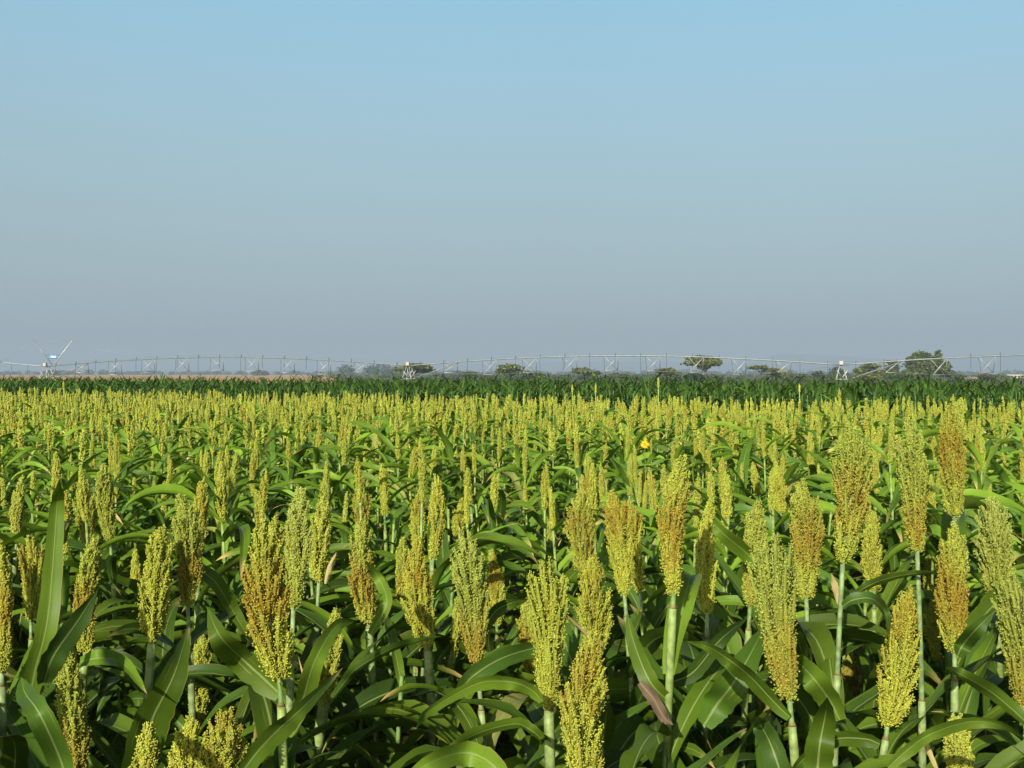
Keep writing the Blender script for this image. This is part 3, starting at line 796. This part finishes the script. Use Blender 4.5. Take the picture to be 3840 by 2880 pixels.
def edge(x): return 17.4 / (1 + .486 * x / np.maximum(1e-3, 1)) if False else 17.6 - .486 * x
sites = []
gsx = .285
for iy in range(int(26 / gsx) + 30):
    for ix in range(-60, 61):
        X = (ix + (iy % 2) * .5) * gsx + mr.normal(0, .085); Y = 1.3 + iy * gsx * .9 + mr.normal(0, .085)
        if Y > 17.6 - .486 * X or abs(X) > .62 * Y + .9 or Y > 29: continue
        if len(hero_xy) and np.min(np.hypot(hero_xy[:, 0] - X, hero_xy[:, 1] - Y)) < .11: continue
        sites.append((X, Y))
field = []
for X, Y in sites:
    k = int(mr.integers(14)); a = KINDS[k]
    ztop = mr.normal(1.215 if Y < 9 else float(np.interp(Y, [9, 16, 22], [1.205, 1.2, 1.24])), .042 if Y < 9 else .028) - (.09 if a['shape'] == 'young' else 0) - .02 * (Y < 7)
    if mr.random() < .0012: ztop += .2
    px, py = project((X, Y, ztop))
    inside = -60 < px < 3900
    if Y < 6 and inside and py > 1850: continue
    field.append((X, Y, ztop, k, inside))
field.sort(key=lambda f: f[1])
def width_word(px): return 'left third' if px < 1280 else ('middle third' if px < 2560 else 'right third')
near = []; far = []
for f in field:
    (near if f[4] and len(near) < 185 else far).append(f)
LOOK = []
for a in KINDS:
    s = {'spindle': 'spindle shaped', 'obovate': 'top heavy', 'column': 'cylindrical', 'young': 'thin unopened'}[a['shape']]
    c = 'orange tinged' if a['rust'] > .27 else ('yellow green' if a['green'] > .5 else 'bright yellow')
    LOOK.append((s, c))
for X, Y, ztop, k, _ in near:
    r = np.random.default_rng(int(abs(X) * 1e4) + int(Y * 1e4))
    a = KINDS[k]; e = empty('sorghum_plant', (X, Y, 0))
    px, py = project((X, Y, ztop))
    s, c = LOOK[k]
    third = width_word(px)
    tag(e, f'{c} {s} sorghum head behind the nearest rows, {third} of photo', 'plant', f'{c} {s} sorghum behind the nearest rows, {third}')
    pb = ztop - a['L']; lx, ly = r.normal(0, .025, 2)
    if r.random() < (.3 if Y < 7 else .15):
        pb -= .06
        tag(e, f'headless leafy sorghum shoot behind the nearest rows, {third} of photo', 'plant', f'headless shoots behind the nearest rows, {third}')
    else: link('panicle', HI[k], e, (lx, ly, pb), r.uniform(0, 6.28)).rotation_euler[:2] = (r.normal(0, .06), r.normal(0, .06))
    P = bez(np.zeros(3), np.array((0, 0, pb * .6)), np.array((lx, ly, pb + .01)), 7)
    g = stem_geo(P, .008, .0046, SHEC); g.obj('stem', M_STEM, e)
    z = pb - r.uniform(-.06, .03); az = r.uniform(0, 6.28)
    for q in range(12):
        lib = LEAF_SUN_TINT['top' if q == 0 else 'mid']
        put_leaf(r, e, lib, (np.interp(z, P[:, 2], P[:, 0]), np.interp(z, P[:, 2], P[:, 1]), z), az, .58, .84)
        z -= r.uniform(.035, .07); az += math.pi + r.normal(0, .4)

class Mass(Geo):
    def put(s, arr, M, t, cs=1.0, m=None):
        V, C, U, T, TM, Q, QM = arr
        s.V.append(V @ M.T + t); s.C.append(C * cs); s.U.append(U)
        if len(T): s.T.append(T + s.n); s.TM.append(np.full(len(T), m))
        if len(Q): s.Q.append(Q + s.n); s.QM.append(np.full(len(Q), m))
        s.n += len(V)
def rot(rz, sx=1.0, tx=0.0, ty=0.0):
    c, s = math.cos(rz), math.sin(rz)
    M = np.array(((c, -s, 0), (s, c, 0), (0, 0, 1))) * sx
    return np.array(((1, 0, ty), (0, 1, -tx), (-ty, tx, 1))) @ M
mass = Mass()
LO_TOP = [a for t, a in LEAF_LO if t]; LO_MID = [a for t, a in LEAF_LO if not t]
for X, Y, ztop, k, ins in far:
    a = KINDS[k]; pb = ztop - a['L']
    lod_ = LOD1 if Y < 12 else LOD2
    mass.put(lod_[k], rot(mr.uniform(0, 6.28), mr.uniform(.9, 1.12), mr.normal(0, .06), mr.normal(0, .06)), np.array((X, Y, pb)), mr.uniform(.82, 1.06), 0)
    sg = Geo(); tube(sg, [(X, Y, .35), (X, Y, pb * .8), (X, Y, pb + .02)], [.008, .0075, .0055], 4, SHEC * mr.uniform(.8, 1.2), 1, False)
    mass.put(sg.arrays(), np.eye(3), np.zeros(3), 1.0, 1)
    z = pb - mr.uniform(-.05, .03) - .085 * min(1, max(0, (Y - 7) / 6)); az = mr.uniform(0, 6.28)
    for q in range(11 if Y < 12 else 8):
        lib = LO_TOP if q == 0 else LO_MID
        arr = lib[mr.integers(len(lib))]; M_ = rot(az, mr.uniform(.55, .82)); t_ = np.array((X, Y, z)); br = mr.uniform(1.3, 2.1)  # br lifts the blade colour to stand for sunlight on the field
        hid = False
        if Y < 3.0:
            W_ = arr[0] @ M_.T + t_
            wx, wy = project((W_[:, 0], np.maximum(W_[:, 1], .2), W_[:, 2]))
            hid = bool(((wx > -20) & (wx < 3860) & (wy < 2890)).any())
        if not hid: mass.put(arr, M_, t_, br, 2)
        z -= mr.uniform(.035, .07); az += math.pi + mr.normal(0, .5)
tag(mass.obj('sorghum_field', [M_GRAIN, M_STEM, M_LEAF]), 'mass of yellow green sorghum heads stretching back to the dark maize strip', 'crop', kind='stuff')

# single tall stragglers and the yellow flower
def straggler(px, pyt, pyb, wpx, Y, label):
    r = np.random.default_rng(int(px))
    pt, pb = at(px, pyt, Y), at(px + 2, pyb, Y)
    e = empty('sorghum_plant', (pb[0], pb[1], 0)); tag(e, label, 'plant', 'lone sorghum heads standing above the field edge')
    L = pt[2] - pb[2]
    link('panicle', panicle(r, L, wpx * .55 * Y / F, 'spindle', 26, 12, .0045, .1, .7, .3, .05, 0, .005).mesh('panicle', M_GRAIN), e, (0, 0, pb[2]))
    stem_geo(np.array([(0, 0, z) for z in np.linspace(0, pb[2] + .02, 5)]), .009, .006, SHEC * 1.2).obj('stem', M_STEM, e)
straggler(2467, 1416, 1455, 12, 15.2, 'lone tall yellow sorghum head rising in front of the dark maize')
straggler(2144, 1442, 1472, 9, 16.2, 'short sorghum head poking above the field edge left of the tall lone one')
straggler(2232, 1440, 1474, 9, 16.0, 'second short sorghum head poking above the field edge left of the tall lone one')
straggler(2996, 1441, 1470, 9, 14.3, 'short sorghum head poking above the field edge right of the tall lone one')
straggler(236, 1428, 1462, 10, 22.0, 'short sorghum head poking up before the maize at far left')

p = at(2418, 1667, 5.6)
e = empty('wild_flower', (p[0], p[1], 0)); tag(e, 'single yellow daisy like flower blooming among the sorghum', 'flower')
g = Geo(); tube(g, [(0, 0, 0), (.01, 0, p[2] * .6), (0, 0, p[2])], [.004, .003, .002], 5, (.12, .2, .04)); g.obj('stem', M_STEM, e)
fc = nrm(np.array((-.15, -1, .35)))
fx = nrm(np.cross((0, 0, 1), fc)); fy = np.cross(fc, fx)
fr = np.random.default_rng(4)
for k in range(13):
    a = k * 2 * math.pi / 13 + fr.normal(0, .08); d = fx * math.cos(a) + fy * math.sin(a); sd = np.cross(fc, d)
    g = Geo(); s = np.linspace(0, 1, 6)[:, None]; ln = fr.uniform(.016, .020)
    P = np.array((0, 0, p[2])) + d * (.004 + s * ln) + fc * (.003 * np.sin(s * 3) + fr.normal(0, .002))
    strap(g, P, np.tile(sd, (6, 1)), .0075, (.80, .50, .01), .2, .1, 0, 2, fr, prof=np.interp(s[:, 0], [0, .4, .8, 1], [.5, 1, .8, .2]))
    g.obj('petal', M_PETAL, e)
g = Geo(); th = np.linspace(0, 2 * math.pi, 12, endpoint=False)
ring = [np.array((0, 0, p[2])) + (fx * math.cos(t) + fy * math.sin(t)) * .0075 for t in th]
ring2 = [np.array((0, 0, p[2])) + (fx * math.cos(t) + fy * math.sin(t)) * .005 + fc * .004 for t in th]
g.add(ring + ring2 + [np.array((0, 0, p[2])) + fc * .0055], quads=[(i, (i + 1) % 12, 12 + (i + 1) % 12, 12 + i) for i in range(12)], tris=[(24, 12 + i, 12 + (i + 1) % 12) for i in range(12)], c=(.6, .3, .01))
g.obj('flower_head', M_PETAL, e)

# ------------------------------------------------------------------ maize strip behind the sorghum
zr = np.random.default_rng(11)
MZC = [(.026, .062, .009), (.033, .073, .010), (.019, .050, .009), (.043, .086, .013)]
MZL = [make_leaf(zr, L=zr.uniform(.45, .7), w=zr.uniform(.05, .075), el0=R(zr.uniform(40, 70)), droop=R(zr.uniform(70, 150)), side=zr.uniform(-.5, .5),
                 twist=zr.uniform(-.7, .7), c=MZC[k % 4], k=9, nu=2, ruff=.15, fold=.4).arrays() for k in range(14)]
MZT = [make_leaf(zr, L=zr.uniform(.3, .45), w=.042, el0=R(zr.uniform(50, 80)), droop=R(zr.uniform(20, 110)), side=zr.uniform(-.3, .3),
                 twist=zr.uniform(-.5, .5), c=np.array(MZC[k % 4]) * 1.2, k=8, nu=2, ruff=.1, fold=.5).arrays() for k in range(6)]
def maize(g, X, Y, h, r):
    sg = Geo(); tube(sg, [(X, Y, 0.3), (X, Y, h - .25)], [.012, .008], 4, (.12, .2, .06), 1, False)
    g.put(sg.arrays(), np.eye(3), np.zeros(3), 1, 1)
    z = h - .34; az = r.uniform(0, 6.28)
    for q in range(8):
        lib = MZT if q < 2 else MZL
        g.put(lib[r.integers(len(lib))], rot(az, r.uniform(.85, 1.1)), np.array((X, Y, z)), r.uniform(.8, 1.25), 0)
        z -= r.uniform(.08, .13); az += math.pi + r.normal(0, .4)
protos = []
for k in range(8):
    g = Mass(); maize(g, 0, 0, 1.46, zr); protos.append(g.mesh('maize_plant', [M_MAIZE, M_STEM]))
mz = Mass(); nfront = 0
for row in range(22):
    Yc = 18.35 + row * .72
    x = -16.0 - row * .55
    while x < 10.5 + row * .35:
        x += zr.uniform(.15, .25)
        X = x; Y = Yc - .486 * X + zr.normal(0, .06)
        if Y < 9 or abs(X) > .58 * Y: continue
        h = zr.normal(1.475 - .018 * (X < -2), .04) + (.09 if zr.random() < .04 else 0)
        if row == 0 and abs(X) < .47 * Y and nfront < 110:
            o = link('maize_plant', protos[zr.integers(8)], None, (X, Y, 0), zr.uniform(0, 6.28), h / 1.46); nfront += 1
            tag(o, 'dark green leafy maize plant in the front row behind the sorghum', 'plant', 'maize plants in the front row')
        elif row < 14 or zr.random() < .8:
            maize(mz, X, Y, h, zr)
tag(mz.obj('maize_field', [M_MAIZE, M_STEM]), 'dense dark green strip of maize between the sorghum and the irrigation pivot', 'crop', kind='stuff')

# ------------------------------------------------------------------ centre-pivot irrigator
D = 144.0
T2 = np.array((-387 / F * D, D, 0.0)); av = np.array((.3645 * D, -.0886 * D, 0.0))
T = [T2 - av, T2, T2 + av, T2 + 2 * av]
ex = nrm(av); ey = np.array((-ex[1], ex[0], 0.0))
ZP = 2.52; ZG = -1.0
GALV = (.20, .23, .23); WHT = (.42, .43, .41); DRK = (.11, .12, .13)
piv = empty('irrigation_pivot', (T2[0], T2[1], ZG)); O = np.array((T2[0], T2[1], ZG))
tag(piv, 'long galvanised steel centre pivot irrigator with arched trussed spans spanning the far field', 'irrigator')
def pv(name, g, m=M_STEEL, parent=piv, smooth=True):
    g.V = [np.concatenate(g.V) - O]; g.C = [np.concatenate(g.C)]; g.U = [np.concatenate(g.U)]
    return g.obj(name, m, parent, smooth)
def pipe_pt(i, f):
    p = T[i] + av * f
    return np.array((p[0], p[1], ZP + 1.22 * math.sin(math.pi * min(max(f, 0), 1)) ** .9))
for i in range(3):
    fs = np.linspace(0, 1, 41)
    g = Geo(); tube(g, [pipe_pt(i, f) for f in fs], .085, 8, GALV); pv('pipe', g)
    st = [.105 + .0965 * k for k in range(9)]
    nodes = []
    for f in st:
        fl, fr_ = f - .0175, f + .0175
        a, b = pipe_pt(i, fl), pipe_pt(i, fr_)
        dep = 1.85 if .15 < f < .85 else 1.25
        lo = a + np.array((0, 0, -dep)) + ex * .22 - ey * .55; ro = b + np.array((0, 0, -dep)) - ex * .22 + ey * .55
        lo[2] = ro[2] = min(a[2], b[2]) - dep
        nodes.append((lo, ro))
        g = Geo()
        bar(g, b, lo, .05, WHT); bar(g, a, ro, .038, (.30, .32, .31)); bar(g, a, lo, .03, DRK); bar(g, b, ro, .045, GALV); bar(g, lo, ro, .05, WHT)  # lit and dim members: the fall of light is put into their colours
        pv('truss_brace', g)
    g = Geo()
    for side in (0, 1):
        ch = [pipe_pt(i, .0) + np.array((0, 0, -.1))] + [n[side] for n in nodes] + [pipe_pt(i, 1.0) + np.array((0, 0, -.1))]
        for a, b in zip(ch[1:-2], ch[2:-1]): bar(g, a, b, .012, GALV, 4)
        bar(g, ch[-2], ch[-1], .012, GALV, 4)
    pv('truss_rod', g)
    # twin struts from the tower foot up to the pipe
    g = Geo()
    for s in (-.5, .5): bar(g, T[i] + ex * 1.2 + ey * s * 2.2 + np.array((0, 0, ZP - 1.55)), pipe_pt(i, .125) - np.array((0, 0, .1)), .05, (.24, .25, .25))
    pv('tower_strut', g)
    for k in range(17):
        f = .03 + k * .0588
        if f > .98: continue
        p = pipe_pt(i, f); g = Geo()
        tube(g, [p + np.array((0, 0, .05)), p + np.array((0, 0, .3)), p + np.array((0, 0, .36)) - ey * .12, p + np.array((0, 0, .1)) - ey * .22, p - ey * .22 - np.array((0, 0, 1.85 if k % 2 else 1.4))], [.03, .03, .03, .025, .022], 5, DRK)
        pv('sprinkler_drop', g)
def wheel(g, c, r=.62):
    th = np.linspace(0, 2 * math.pi, 19)
    tube(g, [c + ex * r * math.cos(t) + np.array((0, 0, r * math.sin(t))) for t in th], .17, 8, (.03, .03, .03), cap=False)
for i in range(3):
    b = T[i] + np.array((0, 0, ZP)); f0 = T[i] + np.array((0, 0, ZG))
    tw = Geo()
    for s in (-1.45, 1.45):
        for e_ in (-.32, .32): bar(tw, b + ey * e_ + ex * .12 * s, f0 + ex * s * .62 + ey * e_ * 4 + np.array((0, 0, .62)), .042, WHT)
    bar(tw, f0 - ex * .95 + np.array((0, 0, .75)) - ey * 1.1, f0 + ex * .95 + np.array((0, 0, .75)) - ey * 1.1, .07, WHT)
    for e_ in (-1, 1):
        zc = 2.0
        bar(tw, f0 + ex * .1 + ey * e_ * .6 + np.array((0, 0, zc)), f0 - ex * .5 + ey * e_ * .8 + np.array((0, 0, zc + .9)), .05, WHT)
        bar(tw, f0 + ex * .1 + ey * e_ * .6 + np.array((0, 0, zc)), f0 + ex * .7 + ey * e_ * .8 + np.array((0, 0, zc + .9)), .05, WHT)
        bar(tw, f0 - ex * .7 + ey * e_ + np.array((0, 0, 1.85)), f0 + ex * .75 + ey * e_ + np.array((0, 0, 1.85)), .05, WHT)
    t_o = pv('drive_tower', tw)
    for s in (-1, 1):
        g = Geo(); wheel(g, f0 + ex * s * 1.0 - ey * 1.1 + np.array((0, 0, .62))); pv('wheel', g, M_RUBBER, t_o)
    g = Geo(); box(g, b + np.array((-.1, -.25, .28)), (.44, .40, .44), (.46, .41, .36), math.atan2(ex[1], ex[0])); pv('control_box', g, M_PAINT, t_o, False)
# overhang with its V mast at the left end
g = Geo(); oh = []
for s in np.linspace(0, 1, 9):
    oh.append(at(165 - 162 * s, 1373 - 15 * s ** 1.2, T[0][1] + .3 * s))
tube(g, [T[0] + np.array((0, 0, ZP))] + oh[1:], .07, 8, (.30, .32, .33)); tube(g, [oh[-1] - np.array((0, 0, .12)), oh[-1] + np.array((0, 0, .22))], .07, 6, DRK)
pv('overhang_pipe', g)
for s in (.42, .8):
    p = oh[int(s * 8)]; g = Geo(); tube(g, [p + np.array((0, 0, .25)), p, p - np.array((0, 0, 1.1))], .022, 5, DRK); pv('sprinkler_drop', g)
Y0 = T[0][1]
mb = [at(196, 1368, Y0), at(200, 1368, Y0)]; mt = [at(127, 1277, Y0), at(271, 1277, Y0)]
for k in (0, 1):
    g = Geo(); bar(g, mb[k], mt[k], .058, (.26, .28, .28) if k == 0 else (.62, .62, .58))
    bar(g, mt[k] - ex * .25, mt[k] + ex * .1, .05, GALV); pv('mast', g)
g = Geo(); bar(g, at(172, 1331.5, Y0), at(228, 1331.5, Y0), .028, DRK); bar(g, at(181, 1344, Y0), at(217, 1344, Y0), .028, DRK); pv('cross_bar', g)
g = Geo()
for k in (0, 1):
    bar(g, mt[k], oh[-1], .011, (.35, .37, .38), 4); bar(g, mt[k], pipe_pt(0, .33), .011, (.35, .37, .38), 4)
bar(g, mt[0], mt[1], .010, (.35, .37, .38), 4)
pv('guy_cable', g)
g = Geo(); c = at(199.5, 1337.5, Y0 - .12); box(g, c, (.92, .05, .40), (.10, .38, .76), 0, bev=.1); sg_o = pv('sign', g, M_PAINT, smooth=False)
fcu = bpy.data.curves.new('lettering', 'FONT'); fcu.body = 'Valley'; fcu.size = .27; fcu.align_x = 'CENTER'; fcu.align_y = 'CENTER'; fcu.extrude = .004; fcu.shear = .25; fcu.offset = .012
fo = bpy.data.objects.new('lettering', fcu); col.objects.link(fo)
dg = bpy.context.evaluated_depsgraph_get()
lm = bpy.data.meshes.new_from_object(fo.evaluated_get(dg))
bpy.data.objects.remove(fo)
at_ = lm.attributes.new('col', 'FLOAT_COLOR', 'POINT')
for d_ in at_.data: d_.color = (.92, .95, .95, 1)
lm.materials.clear(); lm.materials.append(M_PAINT)
lo_ = link('lettering', lm, sg_o, tuple(c - O + np.array((0, -.031, -.02)))); lo_.rotation_euler = (math.pi / 2, 0, 0)

# ------------------------------------------------------------------ trees
def lobes_cards(g, lobes, n, size, r, base, flat=.5):
    """leaf clumps spread through lens-shaped lobes (centre, radii)"""
    for (c, rad) in lobes:
        c = np.array(c); rad = np.array(rad)
        k = int(n * rad[0] * max(rad[2], .5 * rad[0]) / 4) + 60
        d = nrm(r.normal(0, 1, (k, 3))); q = r.uniform(.25, 1.05, (k, 1)) ** .5
        bump = 1 + .22 * np.sin(d[:, :1] * 5 + c[0]) * np.sin(d[:, 2:] * 6 + d[:, 1:2] * 4 + c[2])
        p = c + d * q * rad * bump
        p[:, 2] = np.maximum(p[:, 2], c[2] - rad[2] * .75)
        cl = np.sin(p[:, 0] * 1.9 + p[:, 2] * 2.3 + c[0]) * np.sin(p[:, 1] * 1.7 + p[:, 2] * 1.1)
        keep = cl > -.72
        p = p[keep]; cl = cl[keep]; k = len(p)
        a = nrm(r.normal(0, 1, (k, 3)) * (1, 1, flat)); b = nrm(np.cross(a, r.normal(0, 1, (k, 3))))
        s = size * r.uniform(.5, 1.3, (k, 1))
        V = np.stack([p + a * s, p + b * s * .6, p - a * s, p - b * s * .6], 1).reshape(-1, 3)
        cc = np.asarray(base) * (1 + .25 * cl[:, None]) * r.uniform(.65, 1.35, (k, 1))
        g.add(V, quads=np.arange(k * 4).reshape(-1, 4), c=np.repeat(cc, 4, 0))
def tree(name, label, group, Y, lobes_px, base, trunk=None, size=.42, n=330, zg=ZG):
    """lobes_px: (cx, cy, half width, half height) in photo pixels at distance Y"""
    r = np.random.default_rng(int(lobes_px[0][0]) + int(Y)); s = Y / F
    x0 = trunk[0] if trunk else lobes_px[0][0]
    b = at(x0, 1400, Y); b[2] = zg
    e = empty(name, b); tag(e, label, 'tree' if 'bush' not in name else 'bush', group)
    L = []
    for (cx, cy, hw, hh) in lobes_px:
        c = at(cx, cy, Y) - b; c[1] += r.normal(0, hw * s * .3); L.append((c, (hw * s, hw * s * .8, hh * s)))
    g = Geo(); lobes_cards(g, L, n, size, r, base); g.obj('crown', M_FOL, e, False)
    g = Geo()
    fork = np.array((0, 0, (at(x0, trunk[1], Y)[2] - zg))) if trunk else np.array((0, 0, .5))
    tr0 = .16 if trunk is None else trunk[2]
    tube(g, [(0, 0, -.1), fork * .5 + (.05, 0, 0), fork], [tr0 * 1.3, tr0, tr0 * .9], 7, (.07, .06, .048))
    for (c, rad) in L:
        for k in range(3):
            tip = c + np.array((r.uniform(-.55, .55) * rad[0], r.uniform(-.5, .5) * rad[1], -.1 * rad[2]))
            tube(g, bez(fork * .96, fork + (tip - fork) * np.array((.35, .35, .65)), tip, 5), np.linspace(tr0 * .6, tr0 * .15, 5), 5, (.07, .06, .048))
    g.obj('trunk', M_BARK, e)
    return e
AC = (.13, .155, .036); BU = (.095, .13, .036); DK = (.065, .09, .036)
TG = 'flat topped acacias beyond the maize'
tree('acacia_tree', 'two tiered acacia behind the middle drive tower of the pivot', TG, 300, [(1566, 1375, 58, 11), (1510, 1384, 40, 11), (1592, 1390, 42, 9)], AC, (1540, 1406, .3))
tree('acacia_tree', 'rounded acacia half hidden by the maize left of centre', TG, 290, [(1915, 1378, 46, 12), (1890, 1392, 35, 12), (1955, 1396, 40, 8)], AC, (1915, 1408, .25))
tree('acacia_tree', 'low double humped acacia right of centre under the arched span', TG, 300, [(2178, 1391, 38, 11), (2222, 1399, 36, 9)], AC, (2190, 1410, .22))
tree('acacia_tree', 'low domed acacia left of the tall umbrella acacia', TG, 290, [(2495, 1392, 44, 12), (2525, 1402, 34, 9)], AC, (2495, 1410, .22))
tree('acacia_tree', 'tall umbrella acacia with its forked trunk showing clear above the maize', TG, 280, [(2634, 1346, 55, 12), (2594, 1362, 36, 10), (2672, 1360, 40, 14), (2632, 1360, 52, 11), (2640, 1376, 26, 8)], AC, (2646, 1394, .36), n=420)
tree('acacia_tree', 'flat acacia sloping down to the right of the umbrella acacia', TG, 290, [(2842, 1378, 40, 7), (2890, 1388, 36, 8), (2922, 1404, 34, 14)], AC, (2852, 1400, .2))
tree('acacia_tree', 'flat topped acacia just right of the right hand drive tower', TG, 290, [(3262, 1374, 36, 9), (3225, 1392, 28, 12), (3300, 1402, 55, 18)], AC, (3255, 1405, .25))
tree('broadleaf_tree', 'thin crowned tree between the acacia and the tallest tree', 'bushy trees at right', 310, [(3332, 1360, 18, 9), (3358, 1358, 16, 7), (3345, 1380, 30, 16)], BU, (3345, 1400, .2), n=220)
tree('broadleaf_tree', 'tallest bushy tree with two peaks behind the right hand span', 'bushy trees at right', 300, [(3465, 1344, 42, 27), (3428, 1352, 26, 16), (3518, 1332, 13, 20), (3500, 1375, 58, 30), (3440, 1395, 50, 22), (3545, 1400, 32, 18), (3480, 1362, 52, 30), (3455, 1375, 60, 26)], (.095, .125, .034), (3470, 1400, .4), n=620)
BG = 'bushes along the far side of the maize'
for (x, yy, hw, hh, lab, c, Y) in [
    (1757, 1406, 32, 14, 'round green bush between the two tiered acacia and the rounded acacia', BU, 280),
    (2010, 1408, 32, 12, 'low bush right of the rounded acacia', BU, 290), (2345, 1410, 26, 8, 'tiny bush low behind the maize right of centre', BU, 290),
    (2602, 1412, 36, 12, 'dark green bush left under the umbrella acacia', (.03, .06, .03), 240),
    (2998, 1410, 28, 9, 'flat bush left of the right hand drive tower', BU, 320), (3068, 1403, 20, 13, 'small upright bush left of the right hand drive tower', DK, 330),
    (3132, 1398, 28, 22, 'hazy round bush behind the right hand drive tower', DK, 420), (3390, 1412, 60, 22, 'wide bush at the foot of the thin crowned tree', BU, 280),
    (3245, 1414, 50, 14, 'yellowish green bush at the foot of the right hand tower', AC, 270),
    (3585, 1408, 26, 12, 'bush right of the tallest tree', BU, 330), (3694, 1411, 26, 11, 'small brownish bush near the right edge', (.10, .09, .05), 400)]:
    tree('bush', lab, BG, Y, [(x, yy, hw, hh), (x + hw * .5, yy + 3, hw * .6, hh * .8)], c, None, .4)
HZ = 'hazy trees in the middle distance'
for (x, yy, hw, hh, lab) in [(1300, 1388, 30, 20, 'hazy blue grey tree under the left span, left of a larger clump'), (1420, 1386, 52, 22, 'larger hazy blue green tree clump left of the middle drive tower'),
    (978, 1398, 26, 11, 'small hazy round tree under the left span'), (1712, 1400, 24, 10, 'small hazy round tree right of the middle drive tower'), (198, 1398, 26, 10, 'hazy low tree behind the left drive tower')]:
    tree('hazy_tree', lab, HZ, 1250, [(x, yy, hw, hh), (x - hw * .5, yy + 4, hw * .6, hh * .7), (x + hw * .6, yy + 5, hw * .5, hh * .6)], DK, None, 1.3, 26)

# far wood, one mass
wr = np.random.default_rng(9)
g = Geo(); Lb = []
for k in range(560):
    Y = wr.uniform(1900, 2700); px = wr.uniform(-700, 4540)
    h = wr.uniform(2.2, 4.6) * (1.5 if wr.random() < .1 else 1)
    c = at(px, 1400, Y); c[2] = ZG + h * .8
    Lb.append((c, (h * wr.uniform(1.2, 2.6), h * 1.2, h)))
lobes_cards(g, Lb, 3.5, 1.9, wr, (.045, .07, .03))
g2 = Geo(); Lb = []
for k in range(420):
    Y = wr.uniform(330, 1250); px = wr.uniform(1150, 4500)
    h = wr.uniform(.8, 1.7) * (1.35 if wr.random() < .1 else 1)
    c = at(px, 1400, Y); c[2] = ZG + h * .6
    Lb.append((c, (h * wr.uniform(1.6, 3.6), h * 1.5, h)))
lobes_cards(g2, Lb, 30, .55, wr, (.07, .095, .035))
tag(g2.obj('scrub', M_FOL, None, False), 'low hazy scrub between the maize and the far trees', 'scrub', kind='stuff')
tag(g.obj('far_wood', M_FOL, None, False), 'hazy line of far trees along the horizon', 'wood', kind='stuff')

# ------------------------------------------------------------------ far buildings
for (x, w_, lab) in [(3788, 22, 'left one of two tiny white farm buildings at the right edge'), (3820, 30, 'right one of two tiny white farm buildings at the right edge')]:
    Y = 620; s = Y / F; b = at(x, 1400, Y); b[2] = ZG
    e = empty('farm_building', b); tag(e, lab, 'building', 'white farm buildings')
    zt = at(x, 1408, Y)[2] - ZG; w2 = w_ * s / 2
    g = Geo(); box(g, (0, 0, zt / 2 - .2), (w2 * 2, 5, zt - .4), (.75, .66, .52), bev=.01); wl_ = g.obj('wall', M_WALL, e, False)
    g = Geo(); h = zt + .6
    g.add([(-w2 - .3, -2.9, zt - .38), (w2 + .3, -2.9, zt - .38), (w2 + .3, 2.9, zt - .38), (-w2 - .3, 2.9, zt - .38), (-w2 - .3, 0, h), (w2 + .3, 0, h)], quads=[(0, 1, 5, 4), (2, 3, 4, 5), (3, 2, 1, 0)], tris=[(0, 4, 3), (1, 2, 5)], c=(.6, .52, .44))
    g.obj('roof', M_WALL, e, False)
    for q in (-.5, .35):
        g = Geo(); box(g, (q * w2, -2.51, zt * .5), (.9, .08, 1.0), (.06, .06, .07)); g.obj('window', M_PAINT, e, False)

# ------------------------------------------------------------------ hills
def ridge(name, Y, pts, depth):
    g = Geo(); V = []; k = 120
    xs_ = np.linspace(pts[0][0], pts[-1][0], k); hs = np.interp(xs_, [p_[0] for p_ in pts], [p_[1] for p_ in pts])
    hs = hs + np.convolve(rng.normal(0, 5, k + 8), np.ones(9) / 9, 'valid')
    for x, y in zip(xs_, hs):
        t = at(x, min(y, 1404), Y); V += [(t[0], Y - depth, ZG - .5), (t[0], Y - depth * .4, t[2] * .55), tuple(t), (t[0], Y + depth, ZG - .5)]
    q = [(i * 4 + j, i * 4 + 4 + j, i * 4 + 5 + j, i * 4 + 1 + j) for i in range(k - 1) for j in range(3)]
    g.add(V, quads=q, c=(.07, .085, .045))
    tag(g.obj(name, M_FOL), kind='structure')
ridge('hills', 7600, [(2500, 1398), (2850, 1345), (2960, 1328), (3120, 1332), (3300, 1345), (3450, 1352), (3640, 1332), (3800, 1328), (4100, 1338), (4600, 1396)], 900)
ridge('hills', 8600, [(-800, 1396), (300, 1390), (1200, 1384), (1700, 1366), (2300, 1356), (2900, 1362), (3300, 1398)], 900)

# ------------------------------------------------------------------ the air
HAZE = True
if HAZE:
    m, n, l = mat('haze')
    v = N(n, 'ShaderNodeVolumePrincipled'); v.inputs['Color'].default_value = (0.565, 0.706, 0.917, 1); v.inputs['Density'].default_value = 3.6e-4; v.inputs['Anisotropy'].default_value = 0.0
    o = N(n, 'ShaderNodeOutputMaterial'); l.new(v.outputs[0], o.inputs['Volume'])
    g = Geo(); x0, x1, y0, y1, z0, z1 = -11500, 11500, -320, 12000, -2.5, 175
    g.add([(x0, y0, z0), (x1, y0, z0), (x1, y1, z0), (x0, y1, z0), (x0, y0, z1), (x1, y0, z1), (x1, y1, z1), (x0, y1, z1)],
          quads=[(3, 2, 1, 0), (4, 5, 6, 7), (0, 1, 5, 4), (1, 2, 6, 5), (2, 3, 7, 6), (3, 0, 4, 7)])
    tag(g.obj('haze', m, None, False), kind='stuff')
